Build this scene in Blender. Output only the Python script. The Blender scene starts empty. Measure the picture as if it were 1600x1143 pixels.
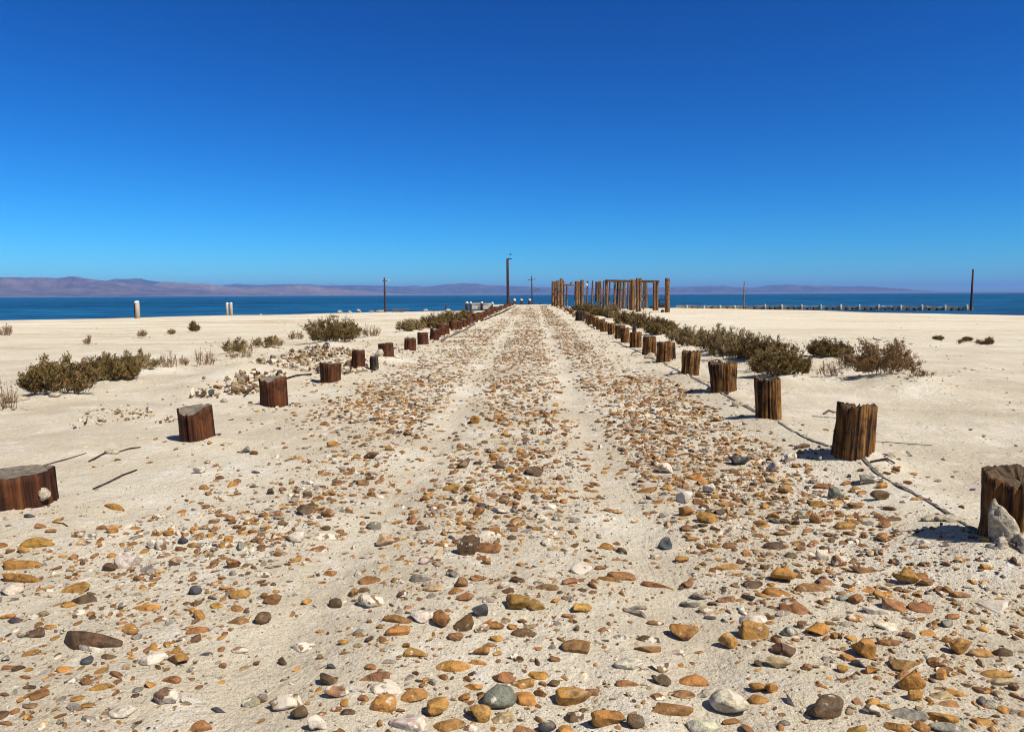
import bpy, bmesh, math, random
import numpy as np
from mathutils import Vector, Matrix

sc = bpy.context.scene
COL = sc.collection
R = math.radians

# ------------------------------------------------------------------ camera
FPX, CX, CY = 1160.0, 800.0, 571.5           # focal length and centre in photo pixels
CAM = Vector((0.0, 0.0, 1.6))
YAW, PITCH, ROLL = R(1.58), R(5.49), R(0.26)
cam_d = bpy.data.cameras.new('camera')
cam_d.sensor_width = 36.0
cam_d.lens = FPX / 1600.0 * 36.0
cam_d.clip_start = 0.05
cam_d.clip_end = 120000.0
cam = bpy.data.objects.new('camera', cam_d)
COL.objects.link(cam)
cam_rot = Matrix.Rotation(YAW, 3, 'Z') @ Matrix.Rotation(R(90) - PITCH, 3, 'X') @ Matrix.Rotation(-ROLL, 3, 'Z')
cam.matrix_world = Matrix.Translation(CAM) @ cam_rot.to_4x4()
sc.camera = cam

# ------------------------------------------------------------------ sky, sun, exposure
SUN_AZ, SUN_EL = R(54), R(51)                 # azimuth measured from -Y (behind the camera) towards +X
to_sun = Vector((math.sin(SUN_AZ) * math.cos(SUN_EL), -math.cos(SUN_AZ) * math.cos(SUN_EL), math.sin(SUN_EL)))
world = bpy.data.worlds.new('World')
sc.world = world
world.use_nodes = True
wn = world.node_tree
wn.nodes.clear()
w_out = wn.nodes.new('ShaderNodeOutputWorld')
w_bg = wn.nodes.new('ShaderNodeBackground')
w_sky = wn.nodes.new('ShaderNodeTexSky')
w_sky.sky_type = 'NISHITA'
w_sky.sun_disc = False
w_sky.sun_elevation = SUN_EL
w_sky.sun_rotation = math.atan2(to_sun.x, to_sun.y)
w_sky.altitude = 1500
w_sky.air_density = 1.0
w_sky.dust_density = 0.0
w_sky.ozone_density = 4.0
w_in = wn.nodes.new('ShaderNodeVectorMath'); w_in.operation = 'SCALE'; w_in.inputs['Scale'].default_value = 0.1
w_s3 = wn.nodes.new('ShaderNodeSeparateXYZ'); w_c3 = wn.nodes.new('ShaderNodeCombineXYZ')
wn.links.new(w_in.outputs[0], w_s3.inputs[0])
for k, (pw, gain) in enumerate(((2.5, 5.0), (1.60, 10.2), (1.36, 13.8))):      # clear desert sky: deeper and bluer towards the top
    p_ = wn.nodes.new('ShaderNodeMath'); p_.operation = 'POWER'; p_.inputs[1].default_value = pw
    q_ = wn.nodes.new('ShaderNodeMath'); q_.operation = 'MULTIPLY'; q_.inputs[1].default_value = gain
    wn.links.new(w_s3.outputs[k], p_.inputs[0]); wn.links.new(p_.outputs[0], q_.inputs[0]); wn.links.new(q_.outputs[0], w_c3.inputs[k])
w_bg.inputs['Strength'].default_value = 0.086
wn.links.new(w_sky.outputs[0], w_in.inputs[0])
w_tc = wn.nodes.new('ShaderNodeTexCoord')
w_sp = wn.nodes.new('ShaderNodeSeparateXYZ')
w_mr = wn.nodes.new('ShaderNodeMapRange'); w_mr.inputs[1].default_value = 0.48; w_mr.inputs[2].default_value = 0.70
w_mx = wn.nodes.new('ShaderNodeMix'); w_mx.data_type = 'RGBA'
w_lo = wn.nodes.new('ShaderNodeHueSaturation'); w_lo.inputs['Saturation'].default_value = 0.35; w_lo.inputs['Value'].default_value = 0.45
wn.links.new(w_tc.outputs['Generated'], w_sp.inputs[0])
wn.links.new(w_sp.outputs[2], w_mr.inputs[0])
wn.links.new(w_sky.outputs[0], w_lo.inputs['Color'])
wn.links.new(w_mr.outputs[0], w_mx.inputs[0])
wn.links.new(w_c3.outputs[0], w_mx.inputs[6])
wn.links.new(w_lo.outputs[0], w_mx.inputs[7])
wn.links.new(w_mx.outputs[2], w_bg.inputs[0])
wn.links.new(w_bg.outputs[0], w_out.inputs[0])

sun_d = bpy.data.lights.new('sun', 'SUN')
sun_d.energy = 5.0
sun_d.angle = R(0.5)
sun_d.color = (1.0, 0.95, 0.87)
sun = bpy.data.objects.new('sun', sun_d)
COL.objects.link(sun)
sun.rotation_euler = to_sun.to_track_quat('Z', 'Y').to_euler()

sc.view_settings.view_transform = 'Standard'
sc.view_settings.look = 'None'
sc.view_settings.exposure = 0.27
sc.view_settings.gamma = 1.0
sc.view_settings.use_curve_mapping = False
sc.cycles.filter_width = 1.1
sc.cycles.max_bounces = 6
sc.cycles.diffuse_bounces = 2
sc.cycles.volume_bounces = 0
sc.cycles.use_denoising = True

rng = np.random.default_rng(7)
random.seed(7)

# ------------------------------------------------------------------ noise and maths
def smooth(a, b, x):
    t = np.clip((np.asarray(x, float) - a) / (b - a), 0, 1)
    return t * t * (3 - 2 * t)

def _hash(ix, iy, seed):
    h = (ix.astype(np.int64) * 374761393 + iy.astype(np.int64) * 668265263 + seed * 974634777) & 0xFFFFFFFF
    h = ((h ^ (h >> 13)) * 1274126177) & 0xFFFFFFFF
    return ((h ^ (h >> 16)) & 0xFFFF) / 65535.0

def vnoise(x, y, seed=0):                      # value noise, -1..1
    x = np.asarray(x, float); y = np.asarray(y, float)
    ix, iy = np.floor(x), np.floor(y)
    fx, fy = x - ix, y - iy
    fx = fx * fx * (3 - 2 * fx); fy = fy * fy * (3 - 2 * fy)
    a, b = _hash(ix, iy, seed), _hash(ix + 1, iy, seed)
    c, d = _hash(ix, iy + 1, seed), _hash(ix + 1, iy + 1, seed)
    return ((a * (1 - fx) + b * fx) * (1 - fy) + (c * (1 - fx) + d * fx) * fy) * 2 - 1

def fbm(x, y, seed=0, octv=4, gain=0.5):
    t, a = 0, 1.0
    for k in range(octv):
        t = t + a * vnoise(x * 2 ** k, y * 2 ** k, seed + k * 17)
        a *= gain
    return t

# ------------------------------------------------------------------ terrain height
SEA = -1.2
SHORE = [(-20000, -900), (-3000, -300), (-400, -25), (-200, 5), (-150, 28), (-100, 60), (-63, 88), (-40, 108), (-25, 124), (-8, 130),
         (6, 137), (26, 148), (45, 127), (51, 106), (56, 97), (62, 89), (95, 80), (200, 60), (600, 0), (3000, -300), (20000, -900)]

def shore_dist(x, y):                          # + on land, - in the water
    x = np.asarray(x, float); y = np.asarray(y, float)
    best = np.full(x.shape, 1e12)
    for (ax, ay), (bx, by) in zip(SHORE[:-1], SHORE[1:]):
        dx, dy = bx - ax, by - ay
        t = np.clip(((x - ax) * dx + (y - ay) * dy) / (dx * dx + dy * dy), 0, 1)
        best = np.minimum(best, (x - ax - t * dx) ** 2 + (y - ay - t * dy) ** 2)
    inside = np.zeros(x.shape, bool)
    poly = SHORE + [(20000, -50000), (-20000, -50000)]
    for (ax, ay), (bx, by) in zip(poly, poly[1:] + poly[:1]):
        if ay == by:
            continue
        cond = ((ay > y) != (by > y)) & (x < (bx - ax) * (y - ay) / (by - ay) + ax)
        inside ^= cond
    return np.sqrt(best) * np.where(inside, 1, -1)

BUMPS = []                                     # (x, y, radius, height) sand mounds
def hgt(x, y, fine=True):
    x = np.asarray(x, float); y = np.asarray(y, float)
    s = shore_dist(x, y)
    s = s + 2.5 * vnoise(x / 9, y / 9, 3) * smooth(300, 150, np.abs(x))
    t = np.clip(s / 85, 0, 1)
    land = SEA * (1 - t) ** 1.5
    road = smooth(-6.5, -4.0, x) * (1 - smooth(3.5, 6.5, x)) * (1 - smooth(118, 128, y))
    land = land * (1 - road)
    off = 1 - smooth(-4.4, -3.2, x) * (1 - smooth(2.9, 3.8, x))
    damp = np.clip(s / 12, 0, 1)
    land = land + damp * (0.055 * fbm(x / 7, y / 7, 5, 3) * off * smooth(3, 12, y) + (0.018 + .016 * off * smooth(4, 9, y)) * fbm(x / 1.3, y / 1.3, 9, 4, .6))
    if fine:
        land = land + damp * 0.009 * fbm(x / 0.22, y / 0.22, 21, 3) * (1 - smooth(10, 25, y))
    rut = np.exp(-((x + 1.08 + 0.06 * np.sin(y * .5)) / .24) ** 2) + np.exp(-((x - .66 - 0.05 * np.sin(y * .43)) / .24) ** 2)
    land = land - 0.035 * rut * (1 - smooth(40, 80, y))
    land = land + 0.05 * np.exp(-((x - 2.9) / .4) ** 2) * (1 - smooth(10, 22, y))
    for bx, by, br, bh in BUMPS:
        land = land + bh * np.exp(-(((x - bx) ** 2 + (y - by) ** 2) / br ** 2))
    sea = SEA - np.clip(-s * .03, 0, 3.0)
    r = np.hypot(x, y)
    far = smooth(13400, 14200, r + 500 * vnoise(x / 2500, y / 2500, 31))
    sea = sea + far * 5.0 + np.clip((r - 14200) * .003, 0, 60) * far
    return np.where(s > 0, land, sea)

inv_rot = cam_rot.transposed()
def ray(px, py):
    return (cam_rot @ Vector(((px - CX) / FPX, -(py - CY) / FPX, -1.0)))

def at(px, py, z=None):                        # the spot on the ground that the photo shows at this pixel
    d = ray(px, py)
    zz = 0.0 if z is None else z
    for k in range(12):
        t = (zz - CAM.z) / min(d.z, -1e-4)
        p = CAM + d * t
        if z is not None:
            break
        zz = 0.4 * zz + 0.6 * float(hgt(np.array([p.x]), np.array([p.y]))[0])
    return Vector((p.x, p.y, zz))

def gz(x, y):
    return float(hgt(np.array([float(x)]), np.array([float(y)]))[0])

def height_at(p, py, px):                      # height above p of the point seen at (px,py) in p's vertical plane
    d = ray(px, py)
    return CAM.z + d.z * (p.y / d.y) - p.z

# ------------------------------------------------------------------ mesh helpers
def make(name, V, F, mat, parent=None, smooth_sh=True, col=None, alpha=None):
    V = np.asarray(V, np.float32).reshape(-1, 3)
    me = bpy.data.meshes.new(name)
    if isinstance(F, np.ndarray):
        n, k = F.shape
        me.vertices.add(len(V)); me.vertices.foreach_set('co', V.ravel())
        me.loops.add(n * k); me.loops.foreach_set('vertex_index', F.astype(np.int32).ravel())
        me.polygons.add(n)
        me.polygons.foreach_set('loop_start', np.arange(0, n * k, k, dtype=np.int32))
        me.polygons.foreach_set('loop_total', np.full(n, k, np.int32))
        me.update(calc_edges=True)
    else:
        me.from_pydata([tuple(v) for v in V], [], F)
    me.validate()
    me.polygons.foreach_set('use_smooth', np.full(len(me.polygons), bool(smooth_sh)))
    if col is not None:
        at_ = me.color_attributes.new('Col', 'FLOAT_COLOR', 'POINT')
        c = np.ones((len(V), 4), np.float32); c[:, :3] = col
        if alpha is not None:
            c[:, 3] = alpha
        at_.data.foreach_set('color', c.ravel())
    if mat:
        me.materials.append(mat)
    o = bpy.data.objects.new(name, me)
    COL.objects.link(o)
    if parent:
        o.parent = parent
    return o

def tag(o, label=None, cat=None, group=None, kind=None):
    if label: o['label'] = label
    if cat: o['category'] = cat
    if group: o['group'] = group
    if kind: o['kind'] = kind
    return o

def empty(name, loc, rz=0.0):
    o = bpy.data.objects.new(name, None)
    COL.objects.link(o)
    o.location = loc
    o.rotation_euler = (0, 0, rz)
    o.empty_display_size = .1
    return o

class MB:                                      # collects pieces of one mesh
    def __init__(s): s.V, s.F, s.n = [], [], 0
    def add(s, V, F):
        V = np.asarray(V, float)
        s.V.append(V); s.F += [tuple(i + s.n for i in f) for f in F]; s.n += len(V)
    def box(s, c, size, rz=0.0, rough=0.0, rx=0.0):
        x, y, z = [q / 2 for q in size]
        P = np.array([(-x, -y, -z), (x, -y, -z), (x, y, -z), (-x, y, -z), (-x, -y, z), (x, -y, z), (x, y, z), (-x, y, z)])
        if rough: P = P + rng.normal(0, rough, P.shape)
        if rx: P = P @ np.array([[1, 0, 0], [0, math.cos(rx), math.sin(rx)], [0, -math.sin(rx), math.cos(rx)]])
        cz, sz = math.cos(rz), math.sin(rz)
        P = P @ np.array([[cz, sz, 0], [-sz, cz, 0], [0, 0, 1]])
        s.add(P + np.array(c), [(0, 3, 2, 1), (4, 5, 6, 7), (0, 1, 5, 4), (1, 2, 6, 5), (2, 3, 7, 6), (3, 0, 4, 7)])
    def tube(s, pts, rad, n=8, jitter=0.0, flat=1.0):
        pts = [np.array(p, float) for p in pts]
        rad = list(rad) if hasattr(rad, '__len__') else [rad] * len(pts)
        V, F = [], []
        ang = np.arange(n) * 2 * math.pi / n
        prof = 1 + (rng.normal(0, jitter, n) if jitter else np.zeros(n))
        for i, p in enumerate(pts):
            d = pts[min(i + 1, len(pts) - 1)] - pts[max(i - 1, 0)]
            d = d / (np.linalg.norm(d) + 1e-9)
            u = np.cross(d, (0, 0, 1)) if abs(d[2]) < .95 else np.array((1.0, 0, 0))
            u = u / np.linalg.norm(u); w = np.cross(u, d)
            pr = prof * (1 + (rng.normal(0, jitter * .4, n) if jitter else 0))
            for a, q in zip(ang, pr):
                V.append(p + rad[i] * q * (u * math.cos(a) + w * math.sin(a) * flat))
        m = len(pts)
        for i in range(m - 1):
            for j in range(n):
                F.append((i * n + j, i * n + (j + 1) % n, (i + 1) * n + (j + 1) % n, (i + 1) * n + j))
        F.append(tuple(range(n))[::-1]); F.append(tuple(range((m - 1) * n, m * n)))
        s.add(V, F)
    def build(s, name, mat, parent=None, smooth_sh=False):
        return make(name, np.concatenate(s.V), s.F, mat, parent, smooth_sh)

def ico(level):
    bm = bmesh.new()
    bmesh.ops.create_icosphere(bm, subdivisions=level, radius=1)
    bm.verts.ensure_lookup_table()
    V = np.array([v.co[:] for v in bm.verts]); F = np.array([[v.index for v in f.verts] for f in bm.faces])
    bm.free()
    return V, F
ICO = {k: ico(k) for k in (1, 2, 3, 4)}

def wob(V, r, amp, freq):                      # smooth 3-D wobble made of a few waves
    d = np.zeros(len(V))
    for k in range(7):
        w = r.normal(0, 1, 3) * freq
        d += np.sin(V @ w + r.uniform(0, 6.28)) / 7 ** .5
    return d * amp

def pebble(r, level, facets=9, angular=.85, lob=.06):
    V, F = ICO[level]
    P = V.copy()
    for k in range(facets):
        n = r.normal(0, 1, 3); n /= np.linalg.norm(n)
        c = r.uniform(.42, .90)
        d = np.clip(P @ n - c, 0, None)
        P = P - np.outer(d * angular, n)
    P = P * (1 + wob(V, r, lob, 1.9) + (wob(V, r, .016, 7) + wob(V, r, .008, 17) if level > 2 else 0))[:, None]
    e = np.abs(P).max(0)
    return P / e, F

# ------------------------------------------------------------------ materials
def mat_new(name, rough=.8, spec=.25):
    m = bpy.data.materials.new(name); m.use_nodes = True
    nt = m.node_tree
    b = nt.nodes['Principled BSDF']
    b.inputs['Roughness'].default_value = rough
    b.inputs['Specular IOR Level'].default_value = spec
    return m, nt, b

def N(nt, typ, **kw):
    n = nt.nodes.new(typ)
    for k, v in kw.items():
        if k.startswith('i_'):
            n.inputs[k[2:].replace('_', ' ')].default_value = v
        else:
            setattr(n, k, v)
    return n

def noise(nt, vec, scale, detail=3, rough=.55):
    n = N(nt, 'ShaderNodeTexNoise', i_Scale=scale, i_Detail=detail, i_Roughness=rough)
    nt.links.new(vec, n.inputs['Vector'])
    return n.outputs['Fac']

def ramp(nt, fac, stops):
    n = N(nt, 'ShaderNodeValToRGB')
    e = n.color_ramp.elements
    while len(e) < len(stops): e.new(.5)
    for q, (p, c) in zip(e, stops):
        q.position = p; q.color = (*c, 1) if len(c) == 3 else c
    nt.links.new(fac, n.inputs[0])
    return n.outputs[0]

def mix(nt, fac, a, b, mode='MIX'):
    n = N(nt, 'ShaderNodeMix', data_type='RGBA', blend_type=mode)
    for sock, v in ((0, fac), (6, a), (7, b)):
        if hasattr(v, 'is_linked') or isinstance(v, bpy.types.NodeSocket): nt.links.new(v, n.inputs[sock])
        elif sock == 0: n.inputs[0].default_value = v
        else: n.inputs[sock].default_value = (*v, 1)
    return n.outputs[2]

def math_(nt, op, a, b=0.0, c=None):
    n = N(nt, 'ShaderNodeMath', operation=op)
    for k, v in enumerate((a, b) if c is None else (a, b, c)):
        if isinstance(v, bpy.types.NodeSocket): nt.links.new(v, n.inputs[k])
        else: n.inputs[k].default_value = v
    return n.outputs[0]

def bump(nt, b, h, strength, dist, prev=None):
    n = N(nt, 'ShaderNodeBump', i_Strength=strength, i_Distance=dist)
    nt.links.new(h, n.inputs['Height'])
    if prev is not None: nt.links.new(prev, n.inputs['Normal'])
    nt.links.new(n.outputs[0], b.inputs['Normal'])
    return n.outputs[0]

def position(nt): return N(nt, 'ShaderNodeNewGeometry').outputs['Position']
def objco(nt): return N(nt, 'ShaderNodeTexCoord').outputs['Object']
def mapping(nt, vec, scale):
    n = N(nt, 'ShaderNodeMapping'); n.inputs['Scale'].default_value = scale
    nt.links.new(vec, n.inputs[0]); return n.outputs[0]

# sand
def sand_material():
    m, nt, b = mat_new('sand', .95, .1)
    P = position(nt)
    big = noise(nt, P, .55, 5, .6)
    c = ramp(nt, big, [(.30, (.49, .412, .298)), (.50, (.59, .512, .382)), (.66, (.69, .625, .50))])
    stretch = noise(nt, mapping(nt, P, (.035, .35, .2)), 1.0, 5, .65)
    c2 = ramp(nt, stretch, [(.33, (.50, .39, .25)), (.48, (.65, .57, .42)), (.66, (.73, .665, .53))])
    sep = N(nt, 'ShaderNodeSeparateXYZ'); nt.links.new(P, sep.inputs[0])
    far = N(nt, 'ShaderNodeMapRange'); far.inputs[1].default_value = 12; far.inputs[2].default_value = 45
    nt.links.new(sep.outputs[1], far.inputs[0])
    c = mix(nt, far.outputs[0], c, c2)
    rad = N(nt, 'ShaderNodeVectorMath', operation='LENGTH'); nt.links.new(P, rad.inputs[0])
    fs = N(nt, 'ShaderNodeMapRange'); fs.inputs[1].default_value = 9000; fs.inputs[2].default_value = 12000
    nt.links.new(rad.outputs['Value'], fs.inputs[0])
    salt = ramp(nt, noise(nt, P, 3.1, 5, .7), [(.55, (0, 0, 0)), (.68, (1, 1, 1))])
    c = mix(nt, math_(nt, 'MULTIPLY', salt, .6), c, (.76, .71, .62))
    # damp darker sand just above the waterline
    wet = N(nt, 'ShaderNodeMapRange'); wet.inputs[1].default_value = SEA + .10; wet.inputs[2].default_value = SEA + .02
    nt.links.new(sep.outputs[2], wet.inputs[0])
    c = mix(nt, math_(nt, 'MULTIPLY', wet.outputs[0], .8), c, (.20, .16, .11))
    c = mix(nt, fs.outputs[0], c, ramp(nt, noise(nt, mapping(nt, P, (.0003, .0012, 1)), 1, 3), [(.5, (.10, .075, .06)), (.62, (.38, .31, .24))]))
    # grains
    g1 = noise(nt, P, 260, 2, .7)
    g2 = noise(nt, P, 75, 3, .6)
    c = mix(nt, 1.0, c, ramp(nt, g1, [(.30, (.45, .43, .40)), (.48, (1, 1, 1)), (.62, (1, 1, 1)), (.74, (1.55, 1.55, 1.55))]), 'MULTIPLY')
    c = mix(nt, .8, c, ramp(nt, g2, [(.28, (.62, .59, .54)), (.45, (1, 1, 1)), (.72, (1.12, 1.12, 1.13))]), 'MULTIPLY')
    nt.links.new(c, b.inputs['Base Color'])
    n1 = bump(nt, b, g1, .45, .004)
    n2 = bump(nt, b, g2, .6, .012, n1)
    n3 = bump(nt, b, noise(nt, P, 13, 6, .68), .85, .045, n2)
    # tyre tread pressed into the right-hand rut
    def lines(sock, k): return math_(nt, 'POWER', math_(nt, 'ABSOLUTE', math_(nt, 'SINE', math_(nt, 'MULTIPLY', sock, k))), .35)
    wob_ = math_(nt, 'ADD', sep.outputs[0], math_(nt, 'MULTIPLY', sep.outputs[1], .015))
    tread = math_(nt, 'MULTIPLY', lines(wob_, 62), lines(math_(nt, 'ADD', sep.outputs[1], sep.outputs[0]), 18))
    dx = math_(nt, 'ABSOLUTE', math_(nt, 'SUBTRACT', sep.outputs[0], .70))
    msk = N(nt, 'ShaderNodeMapRange'); msk.inputs[1].default_value = .30; msk.inputs[2].default_value = .2
    nt.links.new(dx, msk.inputs[0])
    yy = N(nt, 'ShaderNodeMapRange'); yy.inputs[1].default_value = 9; yy.inputs[2].default_value = 7.5
    nt.links.new(sep.outputs[1], yy.inputs[0])
    pm = ramp(nt, noise(nt, P, 2.1, 2), [(.50, (0, 0, 0)), (.56, (1, 1, 1))])
    tr = math_(nt, 'MULTIPLY', math_(nt, 'MULTIPLY', math_(nt, 'SUBTRACT', tread, 1.0), msk.outputs[0]), math_(nt, 'MULTIPLY', yy.outputs[0], pm))
    bump(nt, b, tr, .45, .010, n3)
    return m
M_SAND = sand_material()

def stone_material():
    m, nt, b = mat_new('stone', .62, .3)
    P = position(nt)
    a = N(nt, 'ShaderNodeAttribute', attribute_name='Col')
    c = a.outputs['Color']
    v = noise(nt, P, 28, 4, .6)
    c = mix(nt, 1.0, c, ramp(nt, v, [(.28, (.36, .31, .28)), (.47, (.9, .9, .9)), (.72, (1.4, 1.32, 1.2))]), 'MULTIPLY')
    f = noise(nt, P, 170, 2, .6)
    c = mix(nt, .55, c, ramp(nt, f, [(.32, (.45, .42, .40)), (.52, (1, 1, 1)), (.72, (1.35, 1.35, 1.35))]), 'MULTIPLY')
    # pale caliche crust, as much of it as each stone carries (alpha)
    p2 = noise(nt, P, 21, 3, .55)
    thr = math_(nt, 'SUBTRACT', .80, math_(nt, 'MULTIPLY', a.outputs['Alpha'], .45))
    k = N(nt, 'ShaderNodeMapRange'); nt.links.new(p2, k.inputs[0]); nt.links.new(thr, k.inputs[1])
    nt.links.new(math_(nt, 'ADD', thr, .06), k.inputs[2])
    c = mix(nt, k.outputs[0], c, (.60, .52, .40))
    nt.links.new(c, b.inputs['Base Color'])
    n1 = bump(nt, b, v, .6, .016)
    bump(nt, b, f, .5, .004, n1)
    return m
M_STONE = stone_material()

def wood_material(name, stops, vscale=26, rough=.75, bstr=.6, spec=.25):
    m, nt, b = mat_new(name, rough, spec)
    O = objco(nt)
    S = mapping(nt, O, (1, 1, .055))
    n1 = noise(nt, S, vscale, 5, .65)
    n2 = noise(nt, S, vscale * 3.7, 3, .6)
    c = ramp(nt, n1, stops)
    c = mix(nt, .75, c, ramp(nt, n2, [(.3, (.45, .42, .4)), (.52, (1, 1, 1)), (.72, (1.3, 1.25, 1.2))]), 'MULTIPLY')
    blot = noise(nt, O, 6, 4, .65)
    c = mix(nt, .85, c, ramp(nt, blot, [(.36, (.22, .19, .18)), (.52, (1, 1, 1)), (.7, (1.35, 1.3, 1.25))]), 'MULTIPLY')
    salt = ramp(nt, noise(nt, O, 11, 5, .7), [(.64, (0, 0, 0)), (.76, (1, 1, 1))])
    c = mix(nt, math_(nt, 'MULTIPLY', salt, .35), c, (.34, .28, .20))
    nt.links.new(c, b.inputs['Base Color'])
    p = bump(nt, b, n1, bstr, .02)
    bump(nt, b, n2, bstr * .8, .006, p)
    return m
M_CREO = wood_material('creosote_wood', [(.32, (.012, .0035, .0012)), (.48, (.062, .0175, .0042)), (.66, (.125, .044, .011))], 17, .75, .6)
M_FIBRE = wood_material('weathered_gold_wood', [(.38, (.010, .005, .0025)), (.47, (.085, .036, .010)), (.57, (.23, .105, .024)), (.72, (.36, .185, .055))], 24, .8, 1.0)
M_POST = wood_material('tan_timber', [(.34, (.030, .014, .006)), (.46, (.135, .066, .024)), (.60, (.265, .145, .056)), (.75, (.36, .235, .115))], 9, .8, .5)
M_POLE = wood_material('dark_pole_wood', [(.3, (.03, .016, .012)), (.6, (.075, .035, .022))], 8, .8, .3)
M_GREYWOOD = wood_material('grey_driftwood', [(.3, (.05, .042, .035)), (.5, (.17, .145, .12)), (.7, (.30, .27, .23))], 20, .85, .6)
M_DARKWOOD = wood_material('charred_wood', [(.3, (.012, .009, .008)), (.55, (.05, .033, .024)), (.75, (.11, .075, .05))], 20, .8, .6)

def endgrain_material(name, a, c_):
    m, nt, b = mat_new(name, .85, .15)
    O = objco(nt)
    n = noise(nt, O, 22, 5, .7)
    nt.links.new(ramp(nt, n, [(.3, a), (.65, c_)]), b.inputs['Base Color'])
    bump(nt, b, n, .8, .02)
    return m
M_END = endgrain_material('weathered_end_grain', (.06, .048, .034), (.27, .225, .165))
M_ENDGOLD = endgrain_material('rotten_end_grain', (.02, .013, .009), (.13, .085, .05))

def plain(name, lo, hi, scale=12, rough=.9, bstr=.6, bd=.02, spec=.15):
    m, nt, b = mat_new(name, rough, spec)
    O = position(nt)
    n = noise(nt, O, scale, 4, .65)
    nt.links.new(ramp(nt, n, [(.3, lo), (.65, hi)]), b.inputs['Base Color'])
    bump(nt, b, n, bstr, bd)
    return m
M_CRUST = plain('barnacle_crust', (.20, .155, .10), (.58, .50, .37), 40, .95, .9, .02)
M_GUANO = plain('guano_white', (.42, .38, .30), (.78, .76, .70), 5, .9, .4, .03)
M_BEIGE = plain('pale_concrete', (.38, .32, .23), (.62, .55, .43), 3, .9, .5, .03)
M_WALL = plain('stained_concrete', (.24, .20, .145), (.55, .48, .37), 2.5, .9, .5, .03)
M_RUST = plain('dark_rusted_metal', (.012, .010, .010), (.045, .032, .026), 9, .7, .4, .01)
M_LAMP = plain('lamp_metal', (.35, .34, .33), (.55, .54, .52), 5, .5, .1, .01, .4)
M_WIRE = plain('rusty_wire', (.02, .014, .012), (.05, .035, .028), 30, .7, .2, .002)

def leaf_material(name, rough=.7):
    m, nt, b = mat_new(name, rough, .2)
    a = N(nt, 'ShaderNodeAttribute', attribute_name='Col')
    nt.links.new(a.outputs['Color'], b.inputs['Base Color'])
    return m
M_LEAF = leaf_material('shrub_leaf')
M_TWIG = leaf_material('shrub_twig', .85)

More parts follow.
